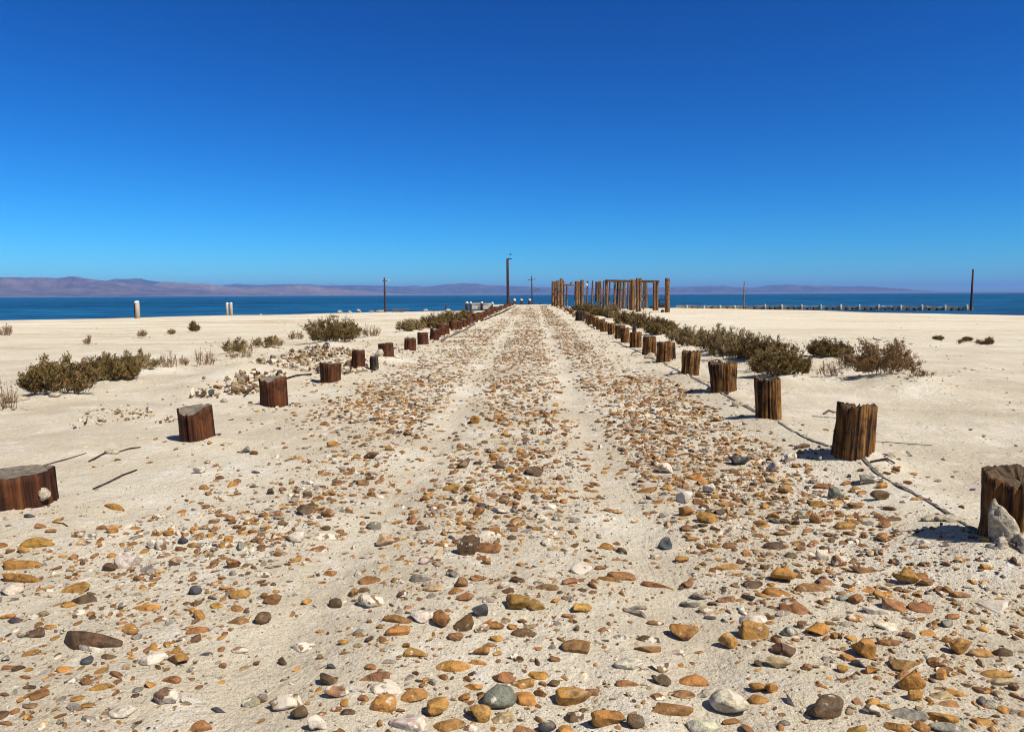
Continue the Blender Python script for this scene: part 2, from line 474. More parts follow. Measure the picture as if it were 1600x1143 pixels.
# ================================================================== THE SETTING
# shrubs: (px centre, base py, width px, height px, kind, label words)  kind g green, m mixed, d dry
SHRUBS = [
 (74, 627, 116, 60, 'g', 'big dense olive green shrub at the left edge of the beach, pale rock below'),
 (163, 603, 86, 44, 'g', 'olive green shrub touching the big dense left edge shrub, on its seaward side'),
 (212, 582, 56, 28, 'm', 'grey green sparse shrub behind the olive pair at the left edge'),
 (256, 579, 32, 30, 'd', 'upright bare brown twiggy bush just right of the grey green shrub'),
 (284, 574, 22, 17, 'd', 'smallest bare bush in a line of three twiggy bushes, the middle one'),
 (315, 575, 34, 30, 'd', 'bare branching bush, right end of the three twiggy bushes'),
 (366, 556, 50, 23, 'm', 'low brown green shrub with a second dry clump in front of it'),
 (372, 566, 42, 13, 'd', 'low dry clump in front of the brown green shrub left of the rubble'),
 (414, 547, 44, 21, 'm', 'brown green shrub between the dry clump and the big shrub over the rubble'),
 (516, 541, 100, 40, 'g', 'big green shrub standing behind the white rubble heap'),
 (461, 532, 24, 14, 'd', 'small tan dry bush at the left side of the big rubble heap shrub'),
 (580, 529, 32, 19, 'd', 'grey brown dry bush just right of the big rubble heap shrub'),
 (301, 519, 15, 15, 'g', 'small lone dark green tuft far out on the left beach'),
 (266, 523, 14, 7, 'd', 'low tan tuft just left of the lone dark green tuft'),
 (135, 539, 17, 13, 'd', 'small spiky dry tuft alone on the left beach'),
 (219, 528, 18, 11, 'd', 'few bare forked twigs alone on the left beach'),
 (6, 526, 22, 18, 'd', 'dry bush cut by the left edge, far down the beach'),
 (4, 646, 34, 46, 'd', 'pale straw coloured bush cut by the left edge, beside the big dense shrub'),
 (640, 520, 46, 17, 'm', 'grey green shrub, near end of the hedge behind the left stumps'),
 (672, 517, 48, 24, 'g', 'olive shrub in the hedge behind the left stumps, second from its near end'),
 (703, 511, 44, 21, 'g', 'olive shrub in the hedge behind the left stumps, third from its near end'),
 (728, 502, 34, 15, 'g', 'dark green shrub, far end of the hedge behind the left stumps'),
 (1228, 594, 92, 48, 'g', 'dark green shrub, near end of the long hedge behind the right stumps'),
 (1196, 574, 74, 42, 'g', 'dark green shrub, second from the near end of the long right hedge'),
 (1160, 570, 80, 48, 'm', 'brown green shrub, third from the near end of the long right hedge'),
 (1122, 556, 66, 42, 'm', 'tawny shrub in the middle of the long right hedge, behind the sixth stump'),
 (1084, 545, 52, 32, 'm', 'tawny shrub in the long right hedge, just beyond its middle'),
 (1037, 527, 52, 24, 'g', 'green shrub in the long right hedge behind the close set stumps'),
 (1010, 517, 46, 24, 'g', 'green shrub in the long right hedge, next beyond the close set stumps'),
 (983, 510, 44, 20, 'g', 'bushy green shrub in the right hedge in front of the timber frame'),
 (956, 499, 26, 22, 'm', 'pale upright bush in front of the timber frame posts'),
 (940, 496, 38, 13, 'g', 'low green shrub in the right hedge at the foot of the frame posts'),
 (915, 489, 40, 12, 'g', 'low green shrub, far end of the long right hedge'),
 (1212, 583, 60, 38, 'm', 'tawny shrub filling the gap between the two nearest dark shrubs of the right hedge'),
 (1140, 562, 56, 38, 'g', 'olive shrub filling the middle of the long right hedge, behind the tawny ones'),
 (1060, 537, 40, 24, 'm', 'tawny shrub closing the gap where the right hedge thins, behind the fifth stump'),
 (1243, 553, 15, 13, 'd', 'small tan bush alone above the near end of the right hedge'),
 (1300, 564, 70, 28, 'g', 'grey green shrub left of the big brown bush on the right beach'),
 (1330, 580, 44, 28, 'd', 'brown bush wedged between the grey green shrub and the big brown bush'),
 (1396, 602, 120, 54, 'd', 'big rounded rusty brown bush on a sand mound, right beach'),
 (1302, 598, 42, 23, 'd', 'low dry bush in front of the grey green shrub on the right beach'),
 (1448, 613, 44, 14, 'd', 'flat dead brush spilling over the sand mound by the big brown bush'),
 (1469, 533, 13, 5, 'g', 'leftmost small tuft far out on the right beach'),
 (1501, 537, 9, 5, 'd', 'tiny dry tuft far out on the right beach, second from left'),
 (1513, 535, 11, 5, 'g', 'small flat green tuft far out on the right beach, third from left'),
 (1533, 539, 12, 6, 'd', 'small dull tuft touching the roundest far tuft on the right beach'),
 (1545, 541, 16, 10, 'g', 'roundest dark green tuft far out on the right beach'),
]
SHRUB_POS = [at(a[0], a[1]) for a in SHRUBS]
for a, p in zip(SHRUBS, SHRUB_POS):
    wm = a[2] * p.y / FPX
    BUMPS.append((p.x, p.y + wm * .2, wm * .55, .05 + .06 * min(wm, 2)))
RUB = [(505, 560, 1.3, .30), (535, 572, .8, .15), (382, 590, .8, .28), (420, 574, .6, .16), (322, 606, .5, .12), (165, 655, .8, .10)]      # the shell heaps lie on humps of sand
for px, py, r_, h_ in RUB:
    p = at(px, py); BUMPS.append((p.x, p.y, r_, h_))
p = at(1432, 606); BUMPS.append((p.x, p.y, .9, .12))
for px, py, r_, h_ in [(1590, 880, .55, .10), (1320, 715, .5, .08), (30, 800, .5, .05), (150, 690, 1.0, .06), (300, 690, .5, .05)]:
    p = at(px, py); BUMPS.append((p.x, p.y, r_, h_))
for k, (px, py) in enumerate([(18, 796), (309, 690), (429, 637), (517, 599), (560, 576), (604, 559), (640, 549), (1333, 720), (1201, 656), (1130, 614), (1078, 587), (1038, 567), (1014, 557)]):
    p = at(px, py)                              # sand drifted against the stumps
    BUMPS.append((p.x + (.16 if k % 2 else -.14), p.y + .05, .20 + .05 * (k % 3), .045 + .012 * (k % 4)))

# ground: one sheet, fine near the camera, out to the far shore and beyond
def spread(start, step, grow, end):
    out, x = [], start
    while x < end:
        out.append(x); step *= grow; x += step
    return out + [end]
xs_mid = np.arange(-5.6, 5.6, .045)
gx = np.concatenate([-np.array(spread(5.6, .045, 1.07, 40000))[::-1], xs_mid[1:], np.array(spread(5.6, .045, 1.07, 40000))])
ys = []
y = 2.2
while y < 200:
    ys.append(y); y += max(.026, .0095 * y)
gy = np.concatenate([-np.array(spread(2.0, .3, 1.3, 30000))[::-1], np.arange(-1.7, 2.2, .2), ys, spread(202, 4, 1.12, 40000)])
GX, GY = np.meshgrid(gx, gy)
GZ = np.empty(GX.shape)
for i in range(0, len(gy), 40):
    GZ[i:i + 40] = hgt(GX[i:i + 40], GY[i:i + 40])
nx, ny = len(gx), len(gy)
idx = np.arange(nx * ny).reshape(ny, nx)
FQ = np.stack([idx[:-1, :-1], idx[:-1, 1:], idx[1:, 1:], idx[1:, :-1]], -1).reshape(-1, 4)
tag(make('ground', np.stack([GX, GY, GZ], -1).reshape(-1, 3), FQ, M_SAND), kind='structure')

# water
def water_material():
    m = bpy.data.materials.new('lake_water'); m.use_nodes = True
    nt = m.node_tree; nt.nodes.clear()
    out = nt.nodes.new('ShaderNodeOutputMaterial')
    P = position(nt)
    wind = noise(nt, mapping(nt, P, (.004, .022, 1)), 1, 5, .65)
    chop = noise(nt, mapping(nt, P, (.09, .22, 1)), 1, 4, .7)
    body = ramp(nt, wind, [(.35, (.003, .050, .130)), (.65, (.008, .095, .215))])
    body = mix(nt, .85, body, ramp(nt, chop, [(.38, (.40, .45, .5)), (.5, (1, 1, 1)), (.62, (1.8, 1.7, 1.6))]), 'MULTIPLY')
    d = N(nt, 'ShaderNodeBsdfDiffuse'); nt.links.new(body, d.inputs[0])
    g = N(nt, 'ShaderNodeBsdfGlossy'); g.inputs['Roughness'].default_value = .22
    w1 = noise(nt, mapping(nt, P, (.55, 1.1, 1)), 1, 4, .6)
    bp = N(nt, 'ShaderNodeBump', i_Strength=1.0, i_Distance=.8)
    nt.links.new(w1, bp.inputs['Height']); nt.links.new(bp.outputs[0], g.inputs['Normal'])
    rad = N(nt, 'ShaderNodeVectorMath', operation='LENGTH'); nt.links.new(P, rad.inputs[0])
    calm = N(nt, 'ShaderNodeMapRange'); calm.inputs[1].default_value = 700; calm.inputs[2].default_value = 5000; calm.inputs[4].default_value = .62
    nt.links.new(rad.outputs['Value'], calm.inputs[0])
    ms = nt.nodes.new('ShaderNodeMixShader')
    nt.links.new(math_(nt, 'ADD', ramp(nt, wind, [(.35, (.10, .10, .10)), (.7, (.20, .20, .20))]), calm.outputs[0]), ms.inputs[0])
    nt.links.new(d.outputs[0], ms.inputs[1]); nt.links.new(g.outputs[0], ms.inputs[2])
    nt.links.new(ms.outputs[0], out.inputs['Surface'])
    return m
wv, wf = [], []
wx = np.array([-40000, -12000, -3000, -800, -200, -60, 0, 60, 200, 800, 3000, 12000, 40000.])
wy = np.array([-1000, -300, 0, 40, 80, 120, 160, 240, 500, 1500, 5000, 16500.])
WX, WY = np.meshgrid(wx, wy)
wi = np.arange(WX.size).reshape(WX.shape)
tag(make('lake_water', np.stack([WX, WY, np.full(WX.shape, SEA)], -1).reshape(-1, 3),
         np.stack([wi[:-1, :-1], wi[:-1, 1:], wi[1:, 1:], wi[1:, :-1]], -1).reshape(-1, 4), water_material()), kind='structure')

# far mountain ranges
def mountain_material(name, a, b_, c_):
    m, nt, b = mat_new(name, .95, .05)
    P = position(nt)
    n = noise(nt, mapping(nt, P, (.0016, .0016, .006)), 1, 8, .75)
    nt.links.new(ramp(nt, n, [(.33, a), (.5, b_), (.68, c_)]), b.inputs['Base Color'])
    return m
def mountain_range(prof, dist, depth, mat, seed, px0, px1):
    pxs = np.arange(px0, px1, 1.3)
    py = np.interp(pxs, [p[0] for p in prof], [p[1] for p in prof])
    rows = 46
    V = np.zeros((rows, len(pxs), 3))
    d_hor = np.array([ray(a, 400)[:] for a in pxs])
    az = np.arctan2(d_hor[:, 0], d_hor[:, 1])
    d_top = np.array([ray(a, b)[:] for a, b in zip(pxs, py)])
    elev = d_top[:, 2] / np.hypot(d_top[:, 0], d_top[:, 1])
    for i in range(rows):
        t = i / (rows - 1)                                     # 0 front foot, .62 crest, 1 back foot
        r = dist + depth * t
        sh = np.sin(np.clip(t / .62, 0, 1) * math.pi / 2) ** 1.35 if t < .62 else np.cos((t - .62) / .38 * math.pi / 2) ** 1.2
        x, yy = np.sin(az) * r, np.cos(az) * r
        cr = dist + depth * .62
        H = np.clip(elev * cr + CAM.z, 0, None)
        rid = 1 - np.abs(fbm(x / 900, yy / 1500, seed, 5, .55))      # spurs and gullies
        k = 1 - .75 * (1 - rid) * (4 * t * (1 - t)) if t > 0 else 1
        k = np.where(abs(t - .62) < .05, np.maximum(k, .97), k)
        z = H * sh * k + 14 * fbm(x / 260, yy / 260, seed + 5, 3) * sh
        V[i] = np.stack([x, yy, z - (10 if i in (0, rows - 1) else 0)], -1)
    ii = np.arange(rows * len(pxs)).reshape(rows, len(pxs))
    F = np.stack([ii[:-1, :-1], ii[:-1, 1:], ii[1:, 1:], ii[1:, :-1]], -1).reshape(-1, 4)
    return tag(make('hills', V.reshape(-1, 3), F, mat), kind='structure')
MT1 = mountain_material('hill_rock_red', (.035, .029, .034), (.12, .082, .075), (.26, .175, .145))
MT2 = mountain_material('hill_rock_grey', (.018, .018, .022), (.07, .056, .052), (.17, .13, .11))
MT3 = mountain_material('hill_rock_pink', (.09, .062, .052), (.19, .13, .105), (.31, .215, .17))
P1 = [(-400, 436), (-200, 434), (0, 433), (20, 432.5), (60, 433), (85, 434), (112, 431.5), (125, 433), (150, 437), (175, 439), (215, 445), (280, 451), (340, 455), (420, 460), (520, 463)]
P2 = [(100, 450), (165, 438), (180, 435.5), (215, 434.8), (232, 438), (250, 440.5), (270, 443), (300, 449), (360, 456), (430, 462)]
P3 = [(200, 455), (240, 443), (255, 440.5), (300, 442.5), (340, 445.5), (375, 449), (430, 447), (455, 444), (480, 446), (520, 450), (600, 457), (660, 462)]
P4 = [(330, 452), (352, 444), (370, 443), (400, 445), (450, 443.5), (500, 445), (540, 445), (580, 445.5), (620, 447.5), (645, 446), (665, 447.5), (700, 443.5), (722, 441.8), (745, 443), (760, 445), (790, 447), (860, 448), (950, 450), (1040, 449), (1090, 447.5), (1130, 446), (1150, 448), (1180, 449), (1200, 446), (1230, 444), (1260, 445), (1276, 447), (1295, 446), (1330, 447), (1360, 447), (1385, 449), (1420, 451), (1450, 454), (1500, 457), (1560, 458)]
mountain_range(P1, 14800, 4200, MT1, 41, -420, 520)
mountain_range(P2, 19500, 4500, MT2, 51, 90, 430)
mountain_range(P3, 17000, 3500, MT3, 61, 195, 660)
mountain_range(P4, 22000, 5000, MT2, 71, 325, 1560)

# air between here and the far shore
def haze():
    m = bpy.data.materials.new('haze_air'); m.use_nodes = True
    nt = m.node_tree; nt.nodes.clear()
    o = nt.nodes.new('ShaderNodeOutputMaterial')
    v = nt.nodes.new('ShaderNodeVolumePrincipled')
    v.inputs['Color'].default_value = (.27, .50, 1.0, 1)
    v.inputs['Density'].default_value = 4.5e-5
    v.inputs['Anisotropy'].default_value = 0.0
    nt.links.new(v.outputs[0], o.inputs['Volume'])
    b = MB(); b.box((0, 0, 255), (90000, 90000, 530))
    return tag(b.build('haze', m), kind='stuff')
haze()

# ================================================================== STUMPS
def stump_mesh(r, h, seed, style, n=88, rows=13, sink=.15, lean=0.0, crack=None, chip=0.0, top_flare=0.0):
    """style 'smooth' dark creosote pile or 'fibre' rotten gold wood; returns side V,F and top V,F"""
    g = np.random.default_rng(seed)
    th = np.arange(n) * 2 * math.pi / n
    def ang(freq, amp, sd):
        return amp * fbm(np.cos(th) * freq + 9.3, np.sin(th) * freq + 4.1, sd, 3)
    prof = 1 + ang(1.2, .085, seed)
    if style == 'fibre':
        ridges = -np.abs(fbm(np.cos(th) * 5 + 3, np.sin(th) * 5, seed + 3, 4, .7)) * .11
        deep = np.zeros(n)
        for k in range(g.integers(5, 9)):
            c = g.uniform(0, 6.28); w = g.uniform(.03, .075)
            dd = np.abs((th - c + math.pi) % (2 * math.pi) - math.pi)
            deep -= g.uniform(.10, .24) * np.exp(-(dd / w) ** 2)
    else:
        ridges = -np.abs(fbm(np.cos(th) * 5 + 3, np.sin(th) * 5, seed + 3, 4, .7)) * .045
        deep = np.zeros(n)
        for k in range(g.integers(4, 8)):
            c = g.uniform(0, 6.28)
            dd = np.abs((th - c + math.pi) % (2 * math.pi) - math.pi)
            deep -= g.uniform(.03, .09) * np.exp(-(dd / .03) ** 2)
    if crack is not None:
        dd = np.abs((th - crack + math.pi) % (2 * math.pi) - math.pi)
        deep -= .38 * np.exp(-(dd / .045) ** 2)
    topz = h * (1 + (.055 if style == 'fibre' else .030) * fbm(np.cos(th) * 1.3 + seed, np.sin(th) * 1.3, seed + 8, 2) + (.040 if style == 'fibre' else .014) * fbm(np.cos(th) * 7, np.sin(th) * 7, seed + 9, 3, .7) - (.10 if style == 'fibre' else .03) * np.clip(fbm(np.cos(th) * 3.2, np.sin(th) * 3.2 + seed, seed + 13, 2) - .35, 0, 1) - chip * np.clip(fbm(np.cos(th) * .9 + 5, np.sin(th) * .9, seed + 11, 2), 0, 1))
    V = []
    for i in range(rows):
        t = i / (rows - 1)
        rr = r * prof * (1 + (.10 if style == 'fibre' else .05) * (1 - t) ** 3 + top_flare * t ** 2)
        wav = .012 * fbm(th * 4, np.full(n, t * 3), seed + 20, 2) * (2 if style == 'fibre' else .6)
        rr = rr * (1 + ridges + deep * (.55 + .45 * t) + wav)
        if i >= rows - 3: rr = rr * (1 - np.clip(fbm(np.cos(th) * 2.2 + seed, np.sin(th) * 2.2, seed + 44, 3) - .25, 0, .5) * (.10, .16, .2)[i - rows + 3])
        if i == rows - 1: rr = rr * (.955 if style == 'smooth' else .93)
        z = -sink + (topz + sink) * (t if i < rows - 1 else 1.0)
        if i == rows - 2: z = -sink + (topz + sink) * .985
        if style == 'fibre': rr = rr * (1 + .05 * np.clip(fbm(th * 2.5 + seed, np.full(n, t * 2.2), seed + 25, 3), -1, 1))
        V.append(np.stack([np.cos(th) * rr + lean * np.maximum(z, 0), np.sin(th) * rr, z], -1))
    side = np.concatenate(V)
    F = [(i * n + j, i * n + (j + 1) % n, (i + 1) * n + (j + 1) % n, (i + 1) * n + j) for i in range(rows - 1) for j in range(n)]
    ring = V[-1]
    TV = [ring]; cz = topz.mean()
    for k, f in enumerate((.86, .66, .45, .25, .1)):
        dip = (.03 if style == 'fibre' else .004) * (1 - f) * 2
        z = ring[:, 2] * f + cz * (1 - f) - dip * r / .2 + .10 * r * fbm(np.cos(th) * 4 * f, np.sin(th) * 4 * f, seed + 30 + 0 * k, 3) * (1 if style == 'fibre' else .25)
        cxy = ring[:, :2].mean(0)
        TV.append(np.column_stack([cxy + (ring[:, :2] - cxy) * f, z]))
    top = np.concatenate(TV)
    TF = [(i * n + j, i * n + (j + 1) % n, (i + 1) * n + (j + 1) % n, (i + 1) * n + j) for i in range(5) for j in range(n)]
    TF.append(tuple(range(5 * n, 6 * n)))
    return side, F, top, TF

def stump(x, y, r, h, seed, style, label, group, crack=None, chip=0.0, lean=0.0, mat=None, parts=True, flare=0.0):
    z = gz(x, y)
    big = parts
    side, F, top, TF = stump_mesh(r, h, seed, style, 96 if big else 40, 14 if big else 6, crack=crack, chip=chip, lean=lean, top_flare=flare)
    mat = mat or (M_FIBRE if style == 'fibre' else M_CREO)
    if parts:
        o = make('stump', side, F, mat)
        e = make('end_grain', top, TF, M_ENDGOLD if style == 'fibre' else M_END, o)
    else:
        V = np.concatenate([side, top]); F2 = F + [tuple(i + len(side) for i in f) for f in TF]
        o = make('stump', V, F2, mat)
    o.location = (x, y, z)
    o.rotation_euler = (random.uniform(-.05, .05), random.uniform(-.07, .07), 0)
    return tag(o, label, 'stump', group)

GL, GR_ = 'dark stumps along the left side of the track', 'golden brown stumps along the right side of the track'
ORD = ['', 'first', 'second', 'third', 'fourth', 'fifth', 'sixth', 'seventh', 'eighth', 'ninth', 'tenth', 'eleventh', 'twelfth', 'thirteenth',
       'fourteenth', 'fifteenth', 'sixteenth', 'seventeenth', 'eighteenth', 'nineteenth', 'twentieth']
def ordinal(k):
    tens = {2: 'twenty', 3: 'thirty', 4: 'forty'}
    return ORD[k] if k <= 20 else (tens[k // 10] + ('-' + ORD[k % 10] if k % 10 else '')).replace('thirty', 'thirty') + ('' if k % 10 else 'th')

left_spec = [   # centre px, base py, width px, top py, label
 (18, 795, 128, 737, 'wide dark brown split stump cut by the left edge, weathered grey top', -1.62, 0.0),
 (309, 688, 55, 636, 'dark stump with a crack down its front, second along the left row', -1.75, .25),
 (429, 635, 41, 591, 'plain dark reddish brown stump in front of the whitest rubble', None, 0),
 (517, 597, 31, 567, 'dark stump flaring towards the top, at the near corner of the rubble heap', None, 0),
 (560, 574, 22, 548, 'dark stump with a broken stub against its right side', None, 0),
 (604, 557, 23, 536, 'short dark stump with a white lump stuck to its left side', None, 0),
 (640, 547, 19, 527, 'lighter rusty brown stump, seventh along the left row', None, 0),
 (661, 538, 17, 519, 'rusty brown stump, eighth along the left row, sand on its top', None, 0),
 (679, 531.5, 15, 513, 'square looking dark stump below the left hedge, ninth of its row', None, 0),
]
LEFT_POS = []
for k, (px, py, w, ty, lab, crack, chip) in enumerate(left_spec):
    p = at(px, py)
    r = w * p.y / FPX / 2
    p.y += r * .8; p.x *= 1 + r * .8 / p.y
    h = max(.2, height_at(p, ty, px))
    LEFT_POS.append((p.x, p.y, r))
    stump(p.x, p.y, r, h, 100 + k, 'smooth', lab, GL, crack=crack, chip=max(chip, (0, .1, .16, .05, .22, .12, .2, .08, .15)[k]), flare=.14 if k == 3 else 0.0)
y = LEFT_POS[-1][1] + 2.1; k = 10
while y < 112:
    x = -3.62 + .0072 * (y - 16) + random.uniform(-.06, .06)
    r = random.uniform(.16, .20)
    stump(x, y, r, random.uniform(.36, .50) * (1 if y < 60 else 1.15), 200 + k, 'smooth', f'far dark stump, {ordinal(k)} from the near end of the left row', GL, parts=y < 40)
    LEFT_POS.append((x, y, r))
    y += random.uniform(1.9, 2.5) if y < 60 else random.uniform(2.5, 3.6); k += 1

right_spec = [
 (1590, 848, 108, 734, 'thick rotten stump cut by the right edge, grey crust chunk on its left face', None, .12),
 (1333, 718, 60, 640, 'golden brown stump with dark left edge, beside a bent wire and stick', None, .08),
 (1201, 654, 40, 590, 'ragged golden stump with a thin wire round its foot, third of the right row', None, .2),
 (1130, 612, 38, 567, 'stump flaring wide at its rim, fourth of the right row', None, 0),
 (1078, 585, 28, 549, 'upright golden stump, fifth of the right row, standing clear of the rest', None, 0),
 (1038, 565, 26, 536, 'golden stump with a dark splinter at its right side, sixth of the right row', None, .05),
 (1014, 555.5, 22, 526, 'golden stump touching its two neighbours, seventh of the right row', None, 0),
 (993, 543, 18, 519, 'ribbed golden stump, eighth of the right row', None, 0),
 (977, 535.5, 14, 512, 'ribbed golden stump, ninth of the right row, taller splinter behind it', None, 0),
]
RIGHT_POS = []
for k, (px, py, w, ty, lab, crack, chip) in enumerate(right_spec):
    p = at(px, py)
    r = w * p.y / FPX / 2
    p.y += r * .8; p.x *= 1 + r * .8 / p.y
    h = max(.25, height_at(p, ty, px))
    RIGHT_POS.append((p.x, p.y, r))
    stump(p.x, p.y, r, h, 340 + k, 'fibre', lab, GR_, chip=chip, flare=.22 if k == 3 else .03)
y = RIGHT_POS[-1][1] + 2.2; k = 10
while y < 108:
    x = 3.06 + .004 * (y - 20) + random.uniform(-.08, .08)
    far_ = y > 47
    r = random.uniform(.16, .2)
    stump(x, y, r, random.uniform(.40, .56) if not far_ else random.uniform(.15, .5), 500 + k, 'fibre',
          f'far golden brown stump, {ordinal(k)} from the near end of the right row', GR_, parts=y < 40)
    RIGHT_POS.append((x, y, r))
    y += random.uniform(2.0, 2.7) if not far_ else random.uniform(2.6, 5); k += 1

# pieces fixed to or leaning on the stumps
def lump(name, p, size, seed, mat, label, cat, group=None, level=3, facets=7, rough=.16, rz=0.0, sink=.3, taper=0.0, lean=0.0):
    g = np.random.default_rng(seed)
    V, F = ICO[level]
    P = V * (1 + wob(V, g, rough, 2.5) + wob(V, g, rough * .55, 6) + wob(V, g, rough * .3, 14))[:, None]
    P = P * np.array(size) / 2
    if taper:
        tz = np.clip(P[:, 2] / size[2] + .5, 0, 1)
        P[:, :2] *= (1.25 - taper * tz)[:, None]; P[:, 0] += lean * (tz - .3)
    c, s = math.cos(rz), math.sin(rz)
    P = P @ np.array([[c, s, 0], [-s, c, 0], [0, 0, 1]])
    P[:, 2] += size[2] * (.5 - sink)
    o = make(name, P, F, mat)
    o.location = p
    return tag(o, label, cat, group)

q = RIGHT_POS[0]; z0 = gz(q[0], q[1])
lump('crust_chunk', (q[0] - .17, q[1] - .14, z0 + .03), (.12, .09, .24), 5, M_CRUST, 'tall grey crust chunk clinging to the left face of the thickest right stump', 'crust', rough=.26, rz=-.3, sink=.12, taper=.5, lean=-.06)
lump('crust_chunk', (q[0] - .10, q[1] - .22, z0 + .02), (.12, .09, .10), 6, M_CRUST, 'rounded crust lump at the foot of the thickest right stump', 'crust', rough=.22)
lump('crust_chunk', (q[0] - .23, q[1] - .20, z0), (.09, .08, .08), 9, M_CRUST, 'small pale crust lump lying left of the thickest right stump', 'crust', rough=.25)
q = LEFT_POS[0]
lump('barnacle_lump', (q[0] + q[2] * 1.02, q[1] - .06, gz(q[0], q[1]) + .05), (.08, .08, .09), 15, M_CRUST, 'barnacle lump stuck to the right side of the split left edge stump', 'barnacle')
q = LEFT_POS[5]
lump('barnacle_lump', (q[0] - q[2] * .8, q[1] - .14, gz(q[0], q[1])), (.22, .2, .26), 16, M_CRUST, 'white barnacle lump on the left side of the sixth left row stump', 'barnacle')
q = LEFT_POS[4]
stump(q[0] + .33, q[1] + .05, .09, .30, 731, 'smooth', 'broken dark stub leaning at the right side of the fifth left stump', None, mat=M_DARKWOOD, chip=.3)
p = at(380, 592)
stump(p.x, p.y, .10, .14, 735, 'smooth', 'low dark notched stub left of the whitest rubble', None, mat=M_CREO, chip=.4)
q = RIGHT_POS[5]
stump(q[0] + .24, q[1] + .12, .05, .36, 741, 'fibre', 'thin dark splinter post behind the sixth right row stump', None, mat=M_DARKWOOD, chip=.2)
q = RIGHT_POS[8]
stump(q[0] + .28, q[1] - .05, .07, .62, 742, 'fibre', 'tall thin dark splinter post beside the ninth right row stump', None, chip=.2, mat=M_DARKWOOD)
q = RIGHT_POS[15] if len(RIGHT_POS) > 15 else RIGHT_POS[-1]
p = at(908, 501)
stump(p.x, p.y, .35, .62, 745, 'fibre', 'black charred stump with white top near the far end of the right hedge', None, mat=M_DARKWOOD, chip=.3)

# weathered edging boards
def board(x0, y0, x1, y1, w, t, label, group, mat=M_GREYWOOD, rise=.03, bow=0.0):
    b = MB()
    n = 14
    V, F = [], []
    L = math.hypot(x1 - x0, y1 - y0); ux, uy = (x1 - x0) / L, (y1 - y0) / L; nxp, nyp = -uy, ux
    for i in range(n):
        f = i / (n - 1)
        bx = x0 + (x1 - x0) * f + nxp * bow * math.sin(f * math.pi); by = y0 + (y1 - y0) * f + nyp * bow * math.sin(f * math.pi)
        zb = gz(bx, by) + rise * (.75 + .35 * math.sin(f * 5 + x0 * 7)) - (.01 if f in (0.0, 1.0) else 0)
        ww = w * (.8 + .2 * math.sin(f * 9 + y0))
        for (a, c) in ((-.5, -.5), (.5, -.5), (.5, .5), (-.5, .5)):
            V.append((bx + nxp * ww * a, by + nyp * ww * a, zb + t * (c - .2) + random.gauss(0, .003)))
    for i in range(n - 1):
        for j in range(4):
            F.append((i * 4 + j, i * 4 + (j + 1) % 4, i * 4 + 4 + (j + 1) % 4, i * 4 + 4 + j))
    F += [(3, 2, 1, 0), tuple(range((n - 1) * 4, n * 4))]
    b.add(V, F)
    o = b.build('edging_board', mat)
    c = sum((Vector(v) for v in V), Vector()) / len(V)
    o.data.transform(Matrix.Translation(-c)); o.location = c
    return tag(o, label, 'board', group)
GB = 'weathered boards edging the track'
RB = [(1600, 864, 1552, 838, 0.06, 'grey splintered edging board curving below the thickest right stump'),
      (1552, 838, 1498, 812, 0.06, 'grey edging board running left from the foot of the thickest right stump'),
      (1498, 812, 1430, 772, 0.06, 'grey thin edging board midway between the first and second right stumps'),
      (1430, 772, 1362, 730, 0.06, 'grey thin edging board just nearer than the second right stump'),
      (1362, 730, 1290, 696, 0.06, 'grey edging board passing the foot of the second right stump'),
      (1290, 696, 1215, 658, 0.06, 'grey edging board between the second and third right stumps'),
      (1215, 658, 1152, 628, 0.11, 'grey edging board passing the foot of the third right stump'),
      (1152, 628, 1100, 599, 0.11, 'grey edging board between the third and fourth right stumps'),
      (1100, 599, 1050, 574, 0.11, 'grey edging board at the foot of the fifth right stump'),
      (1050, 574, 1005, 553, 0.11, 'grey edging board below the sixth right stump'),
      (1005, 553, 962, 534, 0.11, 'grey farthest edging board, below the eighth and ninth right stumps'),
      (690, 533, 718, 520, .12, 'pale edging board at the foot of the left row where the hedge ends'),
      (720, 519, 742, 507, .14, 'grey edging board along the far left stumps, middle of three'),
      (752, 502, 782, 490, .18, 'dark edging board along the far left stumps, just before the white pier blocks'),
      (782, 490, 806, 478, .25, 'dark edging board at the seaward end of the left row')]
for k, (a, b_, c, d, w, lab) in enumerate(RB):
    p, q = at(a, b_), at(c, d)
    board(p.x, p.y, q.x, q.y, w * .6, .016 if k < 11 else .09, lab, GB, mat=M_DARKWOOD if 'dark' in lab else M_GREYWOOD, rise=.007 if k < 11 else .07, bow=.015 if k % 2 else -.01)

# sticks, wires, driftwood
def stick(pts, rad, label, name='driftwood_stick', mat=M_DARKWOOD, cat='stick', lift=.012, flat=.6, group='sticks and wires lying on the sand'):
    P = []
    for px, py in pts:
        p = at(px, py); P.append((p.x + random.gauss(0, .012), p.y + random.gauss(0, .02), p.z + lift * .6))
    b = MB()
    rad = rad * .68 if not hasattr(rad, '__len__') else rad
    r0 = rad if hasattr(rad, '__len__') else [rad * (.45 + .55 * math.sin(math.pi * (i + .6) / (len(P) + .2))) for i in range(len(P))]
    b.tube(P, r0, 7, .12, flat)
    o = b.build(name, mat, None, True)
    c = Vector(P[len(P) // 2]); o.data.transform(Matrix.Translation(-c)); o.location = c
    return tag(o, label, cat, group)
stick([(146, 765), (170, 753), (190, 743), (211, 735)], .022, 'long tapering brown stick between the first two left stumps')
stick([(141, 722), (158, 712), (172, 705)], .02, 'dark curved stick at the left end of a broken driftwood line')
stick([(186, 706), (203, 701), (220, 699)], .016, 'thin dark stick at the right end of a broken driftwood line')
lump('driftwood_knot', at(174, 708), (.14, .08, .06), 71, M_CRUST, 'pale crusted knot in the middle of the broken driftwood line', 'driftwood')
